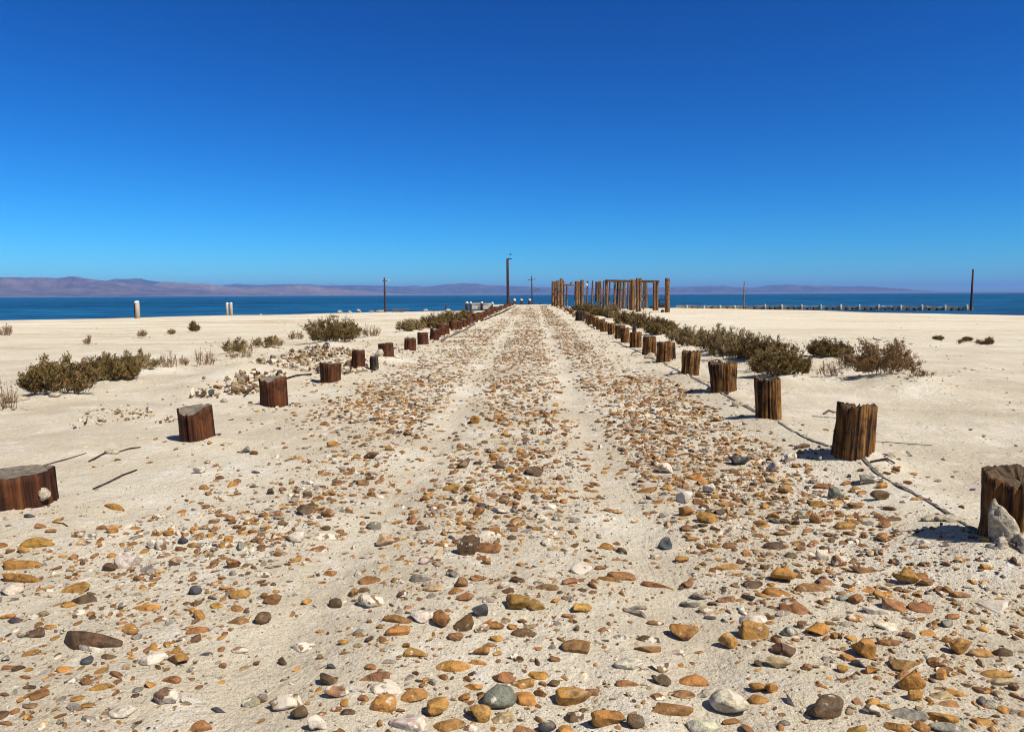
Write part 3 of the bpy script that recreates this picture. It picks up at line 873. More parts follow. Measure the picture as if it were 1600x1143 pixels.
stick([(65, 728), (90, 721), (118, 715), (132, 709)], .010, 'faint thin dark twig behind the split left edge stump')
stick([(80, 819), (92, 822), (104, 824)], .010, 'short black stick in front of the split left edge stump')
stick([(1268, 650), (1285, 652), (1306, 654)], .014, 'pale flat stick left of the second right stump', mat=M_GREYWOOD)
stick([(1364, 690), (1390, 692), (1420, 695), (1456, 697)], .006, 'long thin dark wire right of the second right stump', 'bent_wire', M_WIRE, 'wire', lift=.02, flat=1)
stick([(1545, 829), (1560, 832), (1578, 841), (1600, 860)], .008, 'dark curved wire rising over the sand below the thickest right stump', 'bent_wire', M_WIRE, 'wire', lift=.03, flat=1)
stick([(1043, 586), (1052, 580), (1060, 575)], .02, 'grey stick slanting across sand before the fifth right stump', mat=M_GREYWOOD)
stick([(988, 553), (996, 549), (1003, 548)], .025, 'black strip standing in for the shadow left of the seventh right stump', lift=.05)  # no wood here: black tube added as the stump's cast shadow
stick([(914, 505), (922, 510), (930, 514)], .035, 'dark root lying left of the far right stumps', lift=.05)
stick([(941, 541), (950, 542), (959, 541)], .035, 'white flat board lying on the track edge before the right row', mat=M_GUANO, lift=.02)
stick([(380, 621), (392, 611), (403, 603)], .02, 'dark slanting stick left of the third left stump', lift=.04)
stick([(445, 593), (462, 588), (484, 586)], .05, 'thick dark log lying between the third and fourth left stumps', lift=.03)
stick([(1364, 529), (1370, 531), (1376, 531)], .05, 'short dark plank lying far out on the right beach')
stick([(1418, 706), (1424, 713), (1418, 713)], .008, 'tiny bent twig on the sand right of the second right stump')
stick([(1365, 725), (1385, 718), (1398, 726)], .022, 'broken reddish root at the foot of the second right stump', lift=.03)
stick([(1287, 648), (1297, 643), (1304, 646)], .03, 'orange splintered root touching the left side of the second right stump', lift=.03, mat=M_FIBRE)

# ================================================================== SHRUBS
LEAFC = {'g': [(.150, .100, .026), (.105, .074, .020), (.20, .13, .042), (.25, .155, .06)],
         'm': [(.20, .145, .050), (.14, .105, .036), (.33, .23, .10), (.25, .165, .07)],
         'd': [(.24, .135, .050), (.17, .09, .034), (.31, .19, .08), (.12, .065, .028)]}
def shrub(p, w, h, kind, label, seed):
    g = np.random.default_rng(seed)
    root = empty('shrub', p)
    tag(root, label, 'shrub', None)
    d = p.y
    px_ = d / 742.0
    s_leaf = max({'g': .021, 'm': .019, 'd': .017}[kind], .75 * px_)
    rt = max(.0035, .22 * px_)
    n_stem = int(np.clip(40 + 26 * w, 16, 100)) if w > .9 else int(10 + 24 * w)
    TV, TF, TC, LP, LD, LK = [], [], [], [], [], []
    nT = 0
    lob = g.uniform(0, 6.28, 3)
    sparse = w < .9 and kind == 'd'
    for i in range(n_stem):
        a = g.uniform(0, 6.28); rr = math.sqrt(g.uniform(0, 1))
        top = h * math.sqrt(max(0.0, 1 - (rr * .90) ** 2)) * g.uniform(.5, 1.12) * (1 + .18 * math.sin(3 * a + lob[0]) + .12 * math.sin(5 * a + lob[1]))
        tip = np.array([math.cos(a) * rr * w / 2, math.sin(a) * rr * w * .42, max(top, .22 * h)])
        base = np.array([tip[0] * .68 + g.normal(0, .06 * w), tip[1] * .68 + g.normal(0, .06 * w), -.03])
        mid = base * .45 + tip * .55 + np.array([tip[0] * .15, tip[1] * .15, -.06 * h]) + g.normal(0, .03 * w, 3)
        chains = [[base, mid, tip]]
        dead = g.uniform() < {'g': .22, 'm': .60, 'd': .5}[kind]
        shade = g.uniform(.65, 1.25)
        for k in range(6 if w > .35 else 4):
            u = g.uniform(.25, .95)
            st = (1 - u) ** 2 * base + 2 * u * (1 - u) * mid + u * u * tip
            e = st + np.array([g.normal(0, .075 * w), g.normal(0, .075 * w), abs(g.normal(.16, .10)) * h])
            e[2] = min(e[2], h * 1.12)
            chains.append([st, (st + e) / 2 + g.normal(0, .012 * w, 3), e])
        for ci, ch in enumerate(chains):
            ch = np.array(ch)
            r0 = rt * (1.5 if ci == 0 else .8)
            c = np.array([(.17, .105, .05), (.24, .155, .08), (.11, .065, .035)][g.integers(3)]) * (1.1 if kind == 'd' or dead else .9)
            for j, q in enumerate(ch):
                f = (1, .75, .35)[j]
                for b_ in range(3):
                    an = b_ * 2.094
                    TV.append(q + r0 * f * np.array([math.cos(an), math.sin(an), 0])); TC.append(c)
            for j in range(2):
                for b_ in range(3):
                    TF.append((nT + j * 3 + b_, nT + j * 3 + (b_ + 1) % 3, nT + j * 3 + 3 + (b_ + 1) % 3, nT + j * 3 + 3 + b_))
            nT += 9
            m = (8 if not dead else 4) if kind != 'd' else (2 if sparse else 4)
            us = g.uniform(.03 if ci else .12, 1.02, m)[:, None]
            LP.append((1 - us) ** 2 * ch[0] + 2 * us * (1 - us) * ch[1] + us ** 2 * ch[2])
            dv = ch[2] - ch[0]; dv = dv / (np.linalg.norm(dv) + 1e-9)
            LD.append(np.repeat(dv[None], m, 0)); LK.append(np.tile([shade, 1.0 if dead else 0.0], (m, 1)))
    st = make('stems', np.array(TV), TF, M_TWIG, root, False, np.array(TC))
    # leaves: narrow little blades gathered along the twigs
    C = np.concatenate(LP); DD = np.concatenate(LD); KK = np.concatenate(LK)
    per = {'g': 5, 'm': 4, 'd': 11 if w > 1.0 else 4}[kind]
    if d > 30: per = max(2, per - 3)
    if sparse: per = 1
    DD = np.repeat(DD, per, 0); KK = np.repeat(KK, per, 0)
    C = np.repeat(C, per, 0) + g.normal(0, s_leaf * .95, (len(C) * per, 3))
    C[:, 2] = np.maximum(C[:, 2], .015)
    n = len(C)
    u = g.normal(0, .55, (n, 3)) + DD + np.array([0, 0, .35]); u /= np.linalg.norm(u, axis=1)[:, None]
    v = np.cross(u, g.normal(0, 1, (n, 3))); v /= np.linalg.norm(v, axis=1)[:, None]
    L = (s_leaf * g.uniform(.8, 1.9, n))[:, None]; W = L * (.27 if kind != 'd' else .22)
    V = np.stack([C - u * L * .6, C + v * W, C + u * L * .8, C - v * W], 1).reshape(-1, 3)
    F = np.arange(4 * n).reshape(n, 4)
    pal = np.array(LEAFC[kind]); dpal = np.array(LEAFC['d'])
    pi = g.choice(len(pal), n, p=[.4, .3, .2, .1])
    if kind == 'm': dpal = np.array([(.36, .25, .11), (.28, .19, .08), (.42, .31, .15), (.20, .13, .05)])
    cc = np.where(KK[:, 1:] > .5, dpal[pi], pal[pi]) * (g.uniform(.75, 1.25, n) * KK[:, 0])[:, None]
    make('foliage', V, F, M_LEAF, root, False, np.repeat(cc, 4, 0))
    return root

for k, (a, p) in enumerate(zip(SHRUBS, SHRUB_POS)):
    w = a[2] * p.y / FPX; h = a[3] * p.y / FPX
    z = gz(p.x, p.y + w * .2)
    shrub(Vector((p.x, p.y + w * .3, z)), w, h * .86, a[4], a[5], 900 + k)

# ================================================================== STONES
STONE_C = {'o': (.36, .180, .042), 'r': (.245, .118, .040), 'b': (.115, .066, .030), 'g': (.23, .20, .155), 'w': (.54, .465, .355),
           'k': (.06, .058, .06), 't': (.38, .27, .14), 'm': (.22, .13, .065)}
STONE_N = {'o': 'ochre', 'r': 'rust brown', 'b': 'dark brown', 'g': 'grey', 'w': 'white', 'k': 'blackish', 't': 'tan', 'm': 'mottled brown and white'}
CRUSTA = {'o': .12, 'r': .10, 'b': .15, 'g': .35, 'w': .55, 'k': .15, 't': .25, 'm': .72}
ST = """202,878,35,24w 309,923,19,14k 135,932,41,19b 57,987,33,17b 148,1000,100,16b 142,1012,44,13w 236,949,50,11o 204,983,29,15o 306,941,21,11r 340,944,22,11o
373,927,30,15o 372,967,31,14r 367,882,21,16o 114,916,50,18o 27,883,58,14o 28,903,66,16o 22,919,38,22w 9,1028,17,11g 15,1041,24,10r 101,1042,28,14o
110,1061,24,9g 182,1051,28,11r 157,1071,30,12o 240,1027,38,22w 277,1028,35,22o 266,1058,36,15r 260,1089,38,28m 192,1109,38,26w 51,1098,23,14r 46,1072,22,9b
38,1057,24,7r 338,1107,28,10k 394,1096,24,18g 373,1013,28,15m 310,983,34,11r 321,1021,18,6k 10,1128,25,8r 10,962,22,11o 24,967,28,11k 170,887,22,12b
114,871,16,9r 233,889,28,10g 275,878,21,14t 139,1119,28,14g 95,1125,12,12g 62,845,54,17o 37,859,18,10o 178,828,18,11o 121,835,22,11r 143,836,25,12g
257,852,27,18m 238,850,17,16w 246,833,14,11o 284,846,16,10k 380,854,21,13g 335,814,16,8r 359,810,16,8r 314,735,21,10m 385,704,16,9g 181,791,40,10o
60,821,21,8r 414,896,24,12m 427,937,26,17r 413,967,24,21b 516,894,19,10r 577,905,35,12r 660,901,38,16g 674,918,29,15t 720,911,20,15r 729,932,28,15r
581,937,40,22m 552,927,18,13r 526,943,20,14b 619,965,44,16r 621,984,38,20o 660,961,34,20w 691,968,28,30r 729,973,30,23b 749,955,25,19k 753,982,22,14m
712,993,24,14r 767,973,38,15o 776,995,20,11o 480,1006,45,21m 535,1003,17,10o 646,1017,41,19o 754,1016,26,16o 765,1006,26,9r 711,1037,56,24o 746,1034,30,8o
582,1053,51,22r 607,1068,50,28m 646,1082,46,24o 595,1096,45,25o 679,1107,34,29o 642,1120,58,33w 696,1130,53,20o 780,1088,52,42g 751,1116,34,26o 784,1118,34,22t
742,1069,33,15o 788,1055,36,20r 450,1091,50,34m 468,1112,28,24b 493,1129,29,30m 524,1078,40,22m 511,1061,28,19b 519,1041,15,9k 501,1025,12,8r 441,1034,15,11b
408,1091,22,15g 546,1110,22,12b 677,1065,13,14g 663,876,14,16w 761,876,13,15r 764,936,20,10g 605,1033,24,6g 909,890,32,15m 890,906,30,14r 856,918,38,8r
974,899,44,14r 954,904,32,9r 1019,911,38,13r 906,949,28,16o 808,943,36,24o 836,944,32,19o 890,961,23,8r 818,987,38,15b 905,1007,46,23r 970,995,31,10g
994,947,28,9g 996,957,35,11g 1020,972,30,9r 1012,997,34,10b 1017,1012,42,14r 1055,1016,25,13w 1069,988,42,27o 984,1034,44,20w 1032,1042,32,20m 1172,964,46,22w
1175,987,42,27o 1140,1001,30,28o 1135,885,40,11o 1066,873,20,11o 1027,869,26,10t 1094,929,28,14g 1104,953,30,14t 1135,934,28,12r 1177,911,31,15b 1080,942,28,12g
1031,1061,29,18b 1079,1061,54,22o 1067,1081,38,18r 979,1066,36,9r 895,1087,54,36o 927,1079,35,15r 947,1119,54,37o 989,1127,28,24b 894,1118,29,18b 822,1089,36,22o
815,1064,36,18o 841,1053,32,13o 867,1066,17,12b 905,1052,28,14w 1043,1109,66,10r 1140,1097,54,38w 1095,1133,46,30w 1145,1126,28,11r 1099,1084,20,13g 1190,1072,30,18o
1188,1088,32,18o 853,1135,28,20k 820,1139,40,10r 1026,1086,22,12r 1111,963,18,8k 1222,899,38,24o 1217,922,40,17o 1242,947,40,20r 1224,956,30,11g 1309,879,22,17r
1284,869,20,16w 1236,867,17,9b 1417,905,32,25o 1445,910,22,12o 1441,899,20,9r 1353,889,48,10r 1289,908,32,13r 1272,917,64,12r 1336,937,19,14r 1320,933,20,10g
1357,920,23,10o 1373,931,16,12o 1392,942,38,20r 1445,946,42,17r 1556,942,46,22m 1487,960,22,11r 1505,929,32,7r 1334,964,24,13o 1365,952,40,16m 1389,975,40,18w
1280,983,36,20o 1231,986,28,18g 1251,977,13,11b 1224,1014,36,22b 1216,1036,36,20t 1350,1014,33,34o 1327,1025,26,13o 1411,1032,50,24r 1361,1046,22,15o 1392,1002,36,12r
1447,987,23,10o 1499,1013,30,26o 1535,1018,40,14o 1571,1015,40,20b 1471,1054,19,17o 1424,1067,38,30o 1430,1086,24,19o 1474,1084,40,16t 1492,1079,34,15o 1559,1051,52,18o
1560,1061,38,16t 1583,1073,14,15b 1290,1103,58,36b 1421,1114,62,22g 1471,1116,48,26o 1405,1132,38,22o 1440,1133,24,17o 1362,1108,22,17m 1362,1093,26,14o 1381,1101,20,10o
1334,1136,42,16o 1487,1137,64,20g 1261,1042,15,11r 1316,1045,16,13o 1533,1125,28,14o 1294,1028,16,8g 1488,1098,36,12r 1205,1074,18,20o 1478,999,15,10o 1480,1032,20,6r
1594,1040,14,7o 1362,747,40,14g 1305,772,24,20g 1284,759,30,9r 1325,754,22,6r 1378,760,18,9o 1376,776,26,14b 1235,716,18,14m 1210,732,20,15w 1280,787,25,10o
1271,811,18,18r 1337,790,20,9r 1322,820,30,13o 1221,831,26,10r 1207,807,18,12o 1216,851,36,13b 1225,766,20,12o 1251,856,16,9r 1442,846,32,5g 1210,750,20,10t
1251,697,22,9b 1244,817,12,7b 733,856,34,27b 768,855,40,17r 757,836,44,11m 500,856,32,11r 475,797,29,16b 512,803,19,12r 589,822,23,12g 600,846,28,18t
506,839,45,8m 461,840,28,16w 657,825,19,8b 707,762,27,11o 744,779,24,10o 731,764,14,9o 750,800,16,14r 780,796,26,11w 724,726,19,15b 781,727,16,14b
772,715,14,12o 745,658,16,11o 577,713,20,10b 610,701,16,8o 521,695,19,8o 424,768,11,11b 566,754,21,8r 645,815,15,10r 734,817,24,7r 1070,779,24,22m
1070,800,21,17o 1105,810,30,15o 1098,820,16,8b 1107,765,19,14w 1040,850,22,19k 1013,764,32,10r 837,738,28,13b 1087,746,34,9o 1155,721,32,14k 1040,734,24,14m
1052,739,22,11r 1170,735,20,12w 1050,689,27,9o 1060,670,18,11o 1129,671,18,11w 1118,685,20,11w 1051,676,21,11w 1167,699,32,9b 1137,698,22,11o 1022,646,15,14o
1139,766,15,9b 1194,776,16,10o 1190,808,25,11o 1182,751,28,11o 810,827,24,12b 843,842,15,10r 925,861,23,7r 855,868,22,12r 960,766,13,6k 1145,840,25,10g
1064,840,35,6w 1169,845,17,8o 1016,583,15,12g 1019,572,20,16w 330,682,14,9o 342,680,14,11o 319,690,20,9o 367,631,16,10b 283,636,18,7g 312,631,24,8o"""
stones = []
for tok in ST.split():
    a, b_, c, d = tok[:-1].split(',')
    stones.append((float(a), float(b_), float(c), float(d), tok[-1]))
stones = stones[:300]
MAN = []
g = np.random.default_rng(11)
for k, (px, py, w, h, c) in enumerate(stones):
    p0 = at(px, py + h * .28)
    d = p0.y
    ang = CAM.z / max(d, 1.5)
    sn, cs = math.sin(math.atan(ang)), math.cos(math.atan(ang))
    wm, hm = w * d / FPX * 1.10, h * d / FPX * cs * 1.12
    L = wm * g.uniform(.55, .78)
    H = (hm - L * sn) / cs
    if H < .16 * wm:
        H = .16 * wm; L = max((hm - H * cs) / sn, .3 * wm)
    H = min(H * (1.12 + .45 * min(h / w, .8)), .75 * wm); L *= 1.1
    H = max(H, .008)
    MAN.append([p0.x, d, wm, L, H, c, h / w])
# labels that tell each stone from its neighbours
def zone(x):
    if x < -2.6: return 'by the left stumps'
    if x < -1.45: return 'left of the left rut'
    if x < -.75: return 'in the left rut'
    if x < -.1: return 'just right of the left rut'
    if x < .35: return 'just left of the right rut'
    if x < .95: return 'in the right rut'
    if x < 1.75: return 'just right of the right rut'
    if x < 2.5: return 'halfway to the right stumps'
    return 'by the right stumps'
def depth_w(y):
    if y < 2.95: return 'at the front edge'
    if y < 3.3: return 'close to the front edge'
    if y < 3.8: return 'in the front part'
    if y < 4.9: return 'level with the first right stump'
    if y < 6.2: return 'level with the first left stump'
    if y < 7.8: return 'level with the second right stump'
    return 'beyond the second stumps'
def look(s, short=False):
    x, y, wm, L, H, c, asp = s
    size = 'very large' if wm > .155 else 'large' if wm > .115 else 'medium' if wm > .08 else 'small'
    shp = 'slab' if asp < .24 else 'flat stone' if asp < .42 else 'stone' if asp < .65 else 'rounded stone' if asp < .85 else 'upright stone'
    return f'{size} {STONE_N[c]} {shp}' if not short else f'{STONE_N[c]} {shp}'
labs = [f'{look(s)} {zone(s[0])}, {depth_w(s[1])}' for s in MAN]
def nbr_word(i, r=0):
    s = MAN[i]
    dd = sorted(((MAN[j][0] - s[0]) ** 2 + (MAN[j][1] - s[1]) ** 2, j) for j in range(len(MAN)) if j != i)
    t = MAN[dd[r][1]]
    dx, dy = s[0] - t[0], s[1] - t[1]
    if abs(dx) > abs(dy): rel = 'right of' if dx > 0 else 'left of'
    else: rel = 'behind' if dy > 0 else 'in front of'
    return f'{rel} a {look(t, True)}'
from collections import Counter, defaultdict
for rnd in range(3):
    cnt = Counter(labs)
    for i, l in enumerate(list(labs)):
        if cnt[l] > 1:
            base = f'{look(MAN[i])} {zone(MAN[i][0])}'
            labs[i] = base + ', ' + nbr_word(i, rnd)
by = defaultdict(list)
for i, l in enumerate(labs): by[l].append(i)
for l, ii in by.items():
    if len(ii) > 1:
        ii.sort(key=lambda i: MAN[i][1])
        for k, i in enumerate(ii): labs[i] = l + (', nearest such' if k == 0 else ', farthest such' if k == len(ii) - 1 else f', {ordinal(k + 1)} nearest')
def fit16(l):
    w = l.split()
    if len(w) > 16: l = l.replace('mottled brown and white', 'mottled')
    for a_, b_ in (('level with', 'near'), ('rust brown', 'rusty'), ('dark brown', 'dark'), ('flat stone', 'flat one'), ('just ', ''), (', nearest such', ', nearest'), ('very large', 'huge')):
        if len(l.split()) > 16: l = l.replace(a_, b_)
    if len(l.split()) > 16: print('LONG', l)
    return l
labs = [fit16(l) for l in labs]
g = np.random.default_rng(12)
for k, s in enumerate(MAN):
    x, y, wm, L, H, c, asp = s
    V, F = pebble(g, 4, int(g.integers(6, 15)), g.uniform(.85, 1.0), .10)
    cz = max(H * .62, .22 * wm)
    P = V * np.array([wm / 2, L / 2, cz])
    yaw = g.uniform(-.3, .3) if asp < .6 else g.uniform(-.6, .6)
    cy_, sy_ = math.cos(yaw), math.sin(yaw)
    P = P @ np.array([[cy_, sy_, 0], [-sy_, cy_, 0], [0, 0, 1]])
    P[:, 0] *= wm / (P[:, 0].max() - P[:, 0].min())
    tx, ty = g.normal(0, .10), g.normal(0, .10)
    P[:, 2] += P[:, 0] * tx + P[:, 1] * ty
    zoff = H - P[:, 2].max()
    base = np.array(STONE_C[c]) * g.uniform(.8, 1.2) * (1 + g.normal(0, .05, 3))
    # a second colour on one side of the stone, as flints have
    d2 = P @ (g.normal(0, 1, 3) / wm) + wob(V, g, .5, 3)
    other = np.array(STONE_C[g.choice(list('orbgwt'))])
    mk = np.clip((d2 - .55) * 5, 0, 1)[:, None] * (.55 if c in 'mg' else .30)
    cl = base * (1 - mk) + other * mk
    o = make('stone', P, F, M_STONE, None, True, cl, np.clip(CRUSTA[c] + .04 + abs(g.normal(0, .16)), 0, 1))
    o.location = (x, y, gz(x, y) + zoff)
    tag(o, labs[k], 'stone', 'cobble stones bedded in the sandy track')

# the rest of the cobbles and the gravel: thousands, one mesh each
def scatter(name, X, Y, SZ, level, key_p, seed, flat=(.28, .6), protr=(.25, .6), mat=M_STONE, alpha=None, ntemp=14, zadd=None, tint=1.0):
    g = np.random.default_rng(seed)
    Z = hgt(X, Y)
    if zadd is not None: Z = Z + zadd
    T = [pebble(g, level, int(g.integers(5, 11)), g.uniform(.85, 1.0), .10) for _ in range(ntemp)]
    which = g.integers(0, ntemp, len(X))
    keys = list(key_p); pr = np.array([key_p[k] for k in keys]); pr = pr / pr.sum()
    VV, FF, CC, AA, off = [], [], [], [], 0
    for t in range(ntemp):
        ii = np.nonzero(which == t)[0]
        m = len(ii)
        if not m: continue
        V, F = T[t]; n = len(V)
        a = SZ[ii] / 2; b_ = a * g.uniform(.38, .9, m); c = a * g.uniform(*flat, m)
        yaw = g.uniform(0, 6.28, m)
        P = V[None] * np.stack([a, b_, c], 1)[:, None, :]
        tlt = g.normal(0, .16, (m, 2))
        P[:, :, 2] += P[:, :, 0] * tlt[:, :1] + P[:, :, 1] * tlt[:, 1:]
        cy_, sy_ = np.cos(yaw)[:, None], np.sin(yaw)[:, None]
        x = P[:, :, 0] * cy_ - P[:, :, 1] * sy_ + X[ii][:, None]
        yv = P[:, :, 0] * sy_ + P[:, :, 1] * cy_ + Y[ii][:, None]
        up = (g.uniform(*protr, m) * 2 - 1) * c
        z = P[:, :, 2] + (Z[ii] + up)[:, None]
        VV.append(np.stack([x, yv, z], -1).reshape(-1, 3))
        FF.append((F[None] + (np.arange(m) * n)[:, None, None]).reshape(-1, 3) + off); off += m * n
        kc = g.choice(len(keys), m, p=pr)
        base = np.array([STONE_C[k] for k in keys])[kc] * g.uniform(.7, 1.25, m)[:, None] * tint
        CC.append(np.repeat(base, n, 0))
        al = np.clip(np.array([CRUSTA[k] for k in keys])[kc] + g.uniform(-.1, .45, m) * (g.uniform(0, 1, m) < .5), 0, 1) if alpha is None else np.full(m, alpha)
        AA.append(np.repeat(al, n))
    return make(name, np.concatenate(VV), np.concatenate(FF), mat, None, False, np.concatenate(CC), np.concatenate(AA))

g = np.random.default_rng(21)
def density(x, y):
    f = np.ones_like(x)
    rl = np.exp(-((x + 1.08 + .06 * np.sin(y * .5)) / .30) ** 2); rr = np.exp(-((x - .66 - .05 * np.sin(y * .43)) / .30) ** 2)
    f *= 1 - .86 * rl * (1 - .25 * smooth(22, 60, y)); f *= 1 - .90 * rr * (1 - .15 * smooth(22, 60, y))
    f *= np.where((x > .9) & (x < 2.5), 1.35, 1.0)
    f *= 1 - .93 * smooth(2.2, 2.75, x) * smooth(3.2, 4.5, y)
    f *= 1 - .55 * smooth(2.6, 3.2, x)
    f *= 1 - .9 * smooth(1.55, 2.05, x) * smooth(12, 17, y)
    f *= 1 - .90 * (1 - smooth(-3.3, -2.5, x)) * smooth(4.3, 5.0, y)
    f *= 1 - .75 * (1 - smooth(-2.4, -1.6, x)) * smooth(4.6, 5.4, y) * (1 - smooth(8.0, 9.5, y))
    f *= 1 - .85 * (1 - smooth(-2.4, -1.4, x)) * smooth(30, 36, y)
    f *= 1 - .8 * smooth(44, 48, y) * (1 - smooth(56, 60, y)) * (1 - smooth(-.8, .2, x))
    f *= np.clip(.95 + .55 * fbm(x / .9, y / 1.4, 77, 3), .25, 1.6)
    return f * (1 - .7 * smooth(70, 95, y))
def sample(n, y0, y1, x0, x1, yp=0.0):
    x = g.uniform(x0, x1, n); y = y0 + (y1 - y0) * g.uniform(0, 1, n)
    keep = g.uniform(0, 1.9, n) < density(x, y)
    return x[keep], y[keep]
MX = np.array([m[0] for m in MAN]); MY = np.array([m[1] for m in MAN]); MW = np.array([m[2] for m in MAN])
SX = np.array([q[0] for q in LEFT_POS + RIGHT_POS]); SY = np.array([q[1] for q in LEFT_POS + RIGHT_POS])
def clear(x, y, s):
    ok = np.ones(len(x), bool)
    for i in range(0, len(x), 4000):
        d = np.hypot(x[i:i + 4000, None] - MX, (y[i:i + 4000, None] - MY))
        ok[i:i + 4000] = (d > .42 * MW + .40 * s[i:i + 4000, None]).all(1)
        d = np.hypot(x[i:i + 4000, None] - SX, y[i:i + 4000, None] - SY)
        ok[i:i + 4000] &= (d > .22).all(1)
    return ok
mixc = {'o': .25, 'r': .35, 'b': .10, 'g': .12, 'w': .05, 't': .08, 'k': .015, 'm': .04}
mixfar = {'o': .20, 'r': .28, 'b': .09, 'g': .14, 'w': .10, 't': .16, 'k': .01, 'm': .02}
out = []
for (y0, y1, n, med, cap, lev) in ((2.2, 4.6, 6400, .042, .082, 2), (4.6, 8.0, 9800, .055, .105, 2), (8, 14, 13500, .060, .13, 2), (14, 30, 27000, .070, .16, 1), (30, 60, 24000, .09, .20, 1), (60, 110, 14000, .12, .24, 1)):
    x, y = sample(n, y0, y1, -4.3, 3.5)
    s = np.clip(np.exp(g.normal(math.log(med), .38, len(x))), .018, cap)
    k = clear(x, y, s)
    out.append((x[k], y[k], s[k], lev))
for lev in (2, 1):
    x, y, s = [np.concatenate([o[i] for o in out if o[3] == lev]) for i in range(3)]
    o = scatter('cobbles' if lev == 2 else 'distant_cobbles', x, y, s, lev, mixc if lev == 2 else mixfar, 31 + lev, protr=(.48, .80), flat=(.16, .60) if lev == 2 else (.12, .36))
    tag(o, kind='stuff')
# gravel and grit
x, y = sample(42000, 2.2, 9, -4.2, 3.4)
s = np.clip(np.exp(g.normal(math.log(.011), .40, len(x))), .004, .026)
tag(scatter('gravel', x, y, s, 1, {'r': .2, 'b': .15, 'g': .3, 't': .15, 'w': .12, 'k': .06}, 41, protr=(.5, .9), flat=(.4, .8)), kind='stuff')
x, y = sample(9000, 2.2, 6.5, -4.2, 3.4)
s = np.clip(np.exp(g.normal(math.log(.022), .35, len(x))), .012, .05)
tag(scatter('gravel', x, y, s, 1, {'r': .3, 'o': .2, 'g': .15, 't': .2, 'b': .1, 'w': .05}, 45, protr=(.5, .75), flat=(.10, .25)), kind='stuff')
x = np.concatenate([g.uniform(-12, 12, 9200), g.uniform(-45, 40, 2200)]); y = np.concatenate([5 + 22 * g.uniform(0, 1, 9200) ** 1.3, g.uniform(15, 75, 2200)])
k = (fbm(x / 2.5, y / 2.5, 91, 3) + g.normal(0, .4, len(x)) > .35)
x, y = x[k], y[k]
s = np.clip(np.exp(g.normal(math.log(.020), .5, len(x))), .006, .06) * np.where(y > 18, 1.8, 1)
tag(scatter('gravel', x, y, s, 1, {'r': .2, 'b': .25, 'g': .2, 't': .2, 'k': .15}, 43, protr=(.5, .9), flat=(.3, .6)), kind='stuff')

# clods of salty sand crust
x = np.concatenate([g.uniform(-9, 9, 9000), g.uniform(-30, 30, 3000)]); y = np.concatenate([2.3 + 17 * g.uniform(0, 1, 9000) ** 1.5, g.uniform(14, 60, 3000)])
k = fbm(x / 1.1, y / 1.1, 191, 3) + g.normal(0, .35, len(x)) > .30
x, y = x[k], y[k]
for (qx, qy, qr) in LEFT_POS[:7] + RIGHT_POS[:7]:
    x = np.append(x, qx + g.normal(0, .35, 60)); y = np.append(y, qy + g.normal(-.1, .3, 60))
s = np.clip(np.exp(g.normal(math.log(.019), .55, len(x))), .006, .075) * np.where(y > 14, 2.0, 1)
tag(scatter('sand_clods', x, y, s, 1, {'w': 1}, 49, protr=(.45, .75), flat=(.3, .8), mat=M_SAND), kind='stuff')
# dark litter blown under the shrubs and round the stumps
lx, ly = [], []
for (a, p) in list(zip(SHRUBS, SHRUB_POS)):
    w = a[2] * p.y / FPX
    m = int(18 + 30 * w)
    lx.append(p.x + g.normal(0, .55 * w, m)); ly.append(p.y + .25 * w + g.normal(0, .45 * w, m))
for (qx, qy, qr) in LEFT_POS[:12] + RIGHT_POS[:12]:
    lx.append(qx + g.normal(0, .28, 26)); ly.append(qy + g.normal(-.05, .25, 26))
lx, ly = np.concatenate(lx), np.concatenate(ly)
s = np.clip(np.exp(g.normal(math.log(.022), .5, len(lx))), .008, .07) * np.where(ly > 18, 1.6, 1)
tag(scatter('litter', lx, ly, s, 1, {'r': .15, 'b': .45, 'k': .15, 't': .25}, 47, protr=(.6, 1.0), flat=(.15, .4)), kind='stuff')

# ================================================================== SHELL AND CRUST RUBBLE
g = np.random.default_rng(51)
RX, RY, RS = [], [], []
def heap(px, py, rx, ry, n, s0, s1):
    p = at(px, py)
    a = g.uniform(0, 6.28, n); r = np.sqrt(g.uniform(0, 1, n)) * (1 + .25 * np.sin(a * 3 + px))
    RX.append(p.x + np.cos(a) * r * rx); RY.append(p.y + np.sin(a) * r * ry); RS.append(s0 * .6 + (s1 * 1.18 - s0 * .6) * g.uniform(0, 1, n) ** 2.4)
heap(496, 556, .78, 1.2, 620, .05, .18); heap(535, 575, .55, .9, 150, .06, .20); heap(475, 578, .5, .5, 70, .06, .17)
heap(420, 574, .45, .9, 220, .05, .17); heap(395, 592, .42, .9, 300, .05, .17); heap(345, 608, .5, .5, 50, .05, .16)
heap(316, 620, .22, .30, 40, .05, .16); heap(170, 650, .42, .6, 110, .02, .09); heap(205, 645, .3, .3, 30, .02, .06)
heap(270, 655, .18, .3, 40, .02, .07); heap(100, 798, .25, .22, 40, .01, .035); heap(1490, 830, .2, .2, 30, .01, .04); heap(1290, 705, .22, .22, 40, .02, .06)
heap(1560, 850, .22, .2, 60, .008, .03); heap(440, 632, .3, .25, 50, .02, .06)
heap(560, 565, .7, .8, 90, .04, .12); heap(620, 548, .8, 1.2, 70, .03, .10)
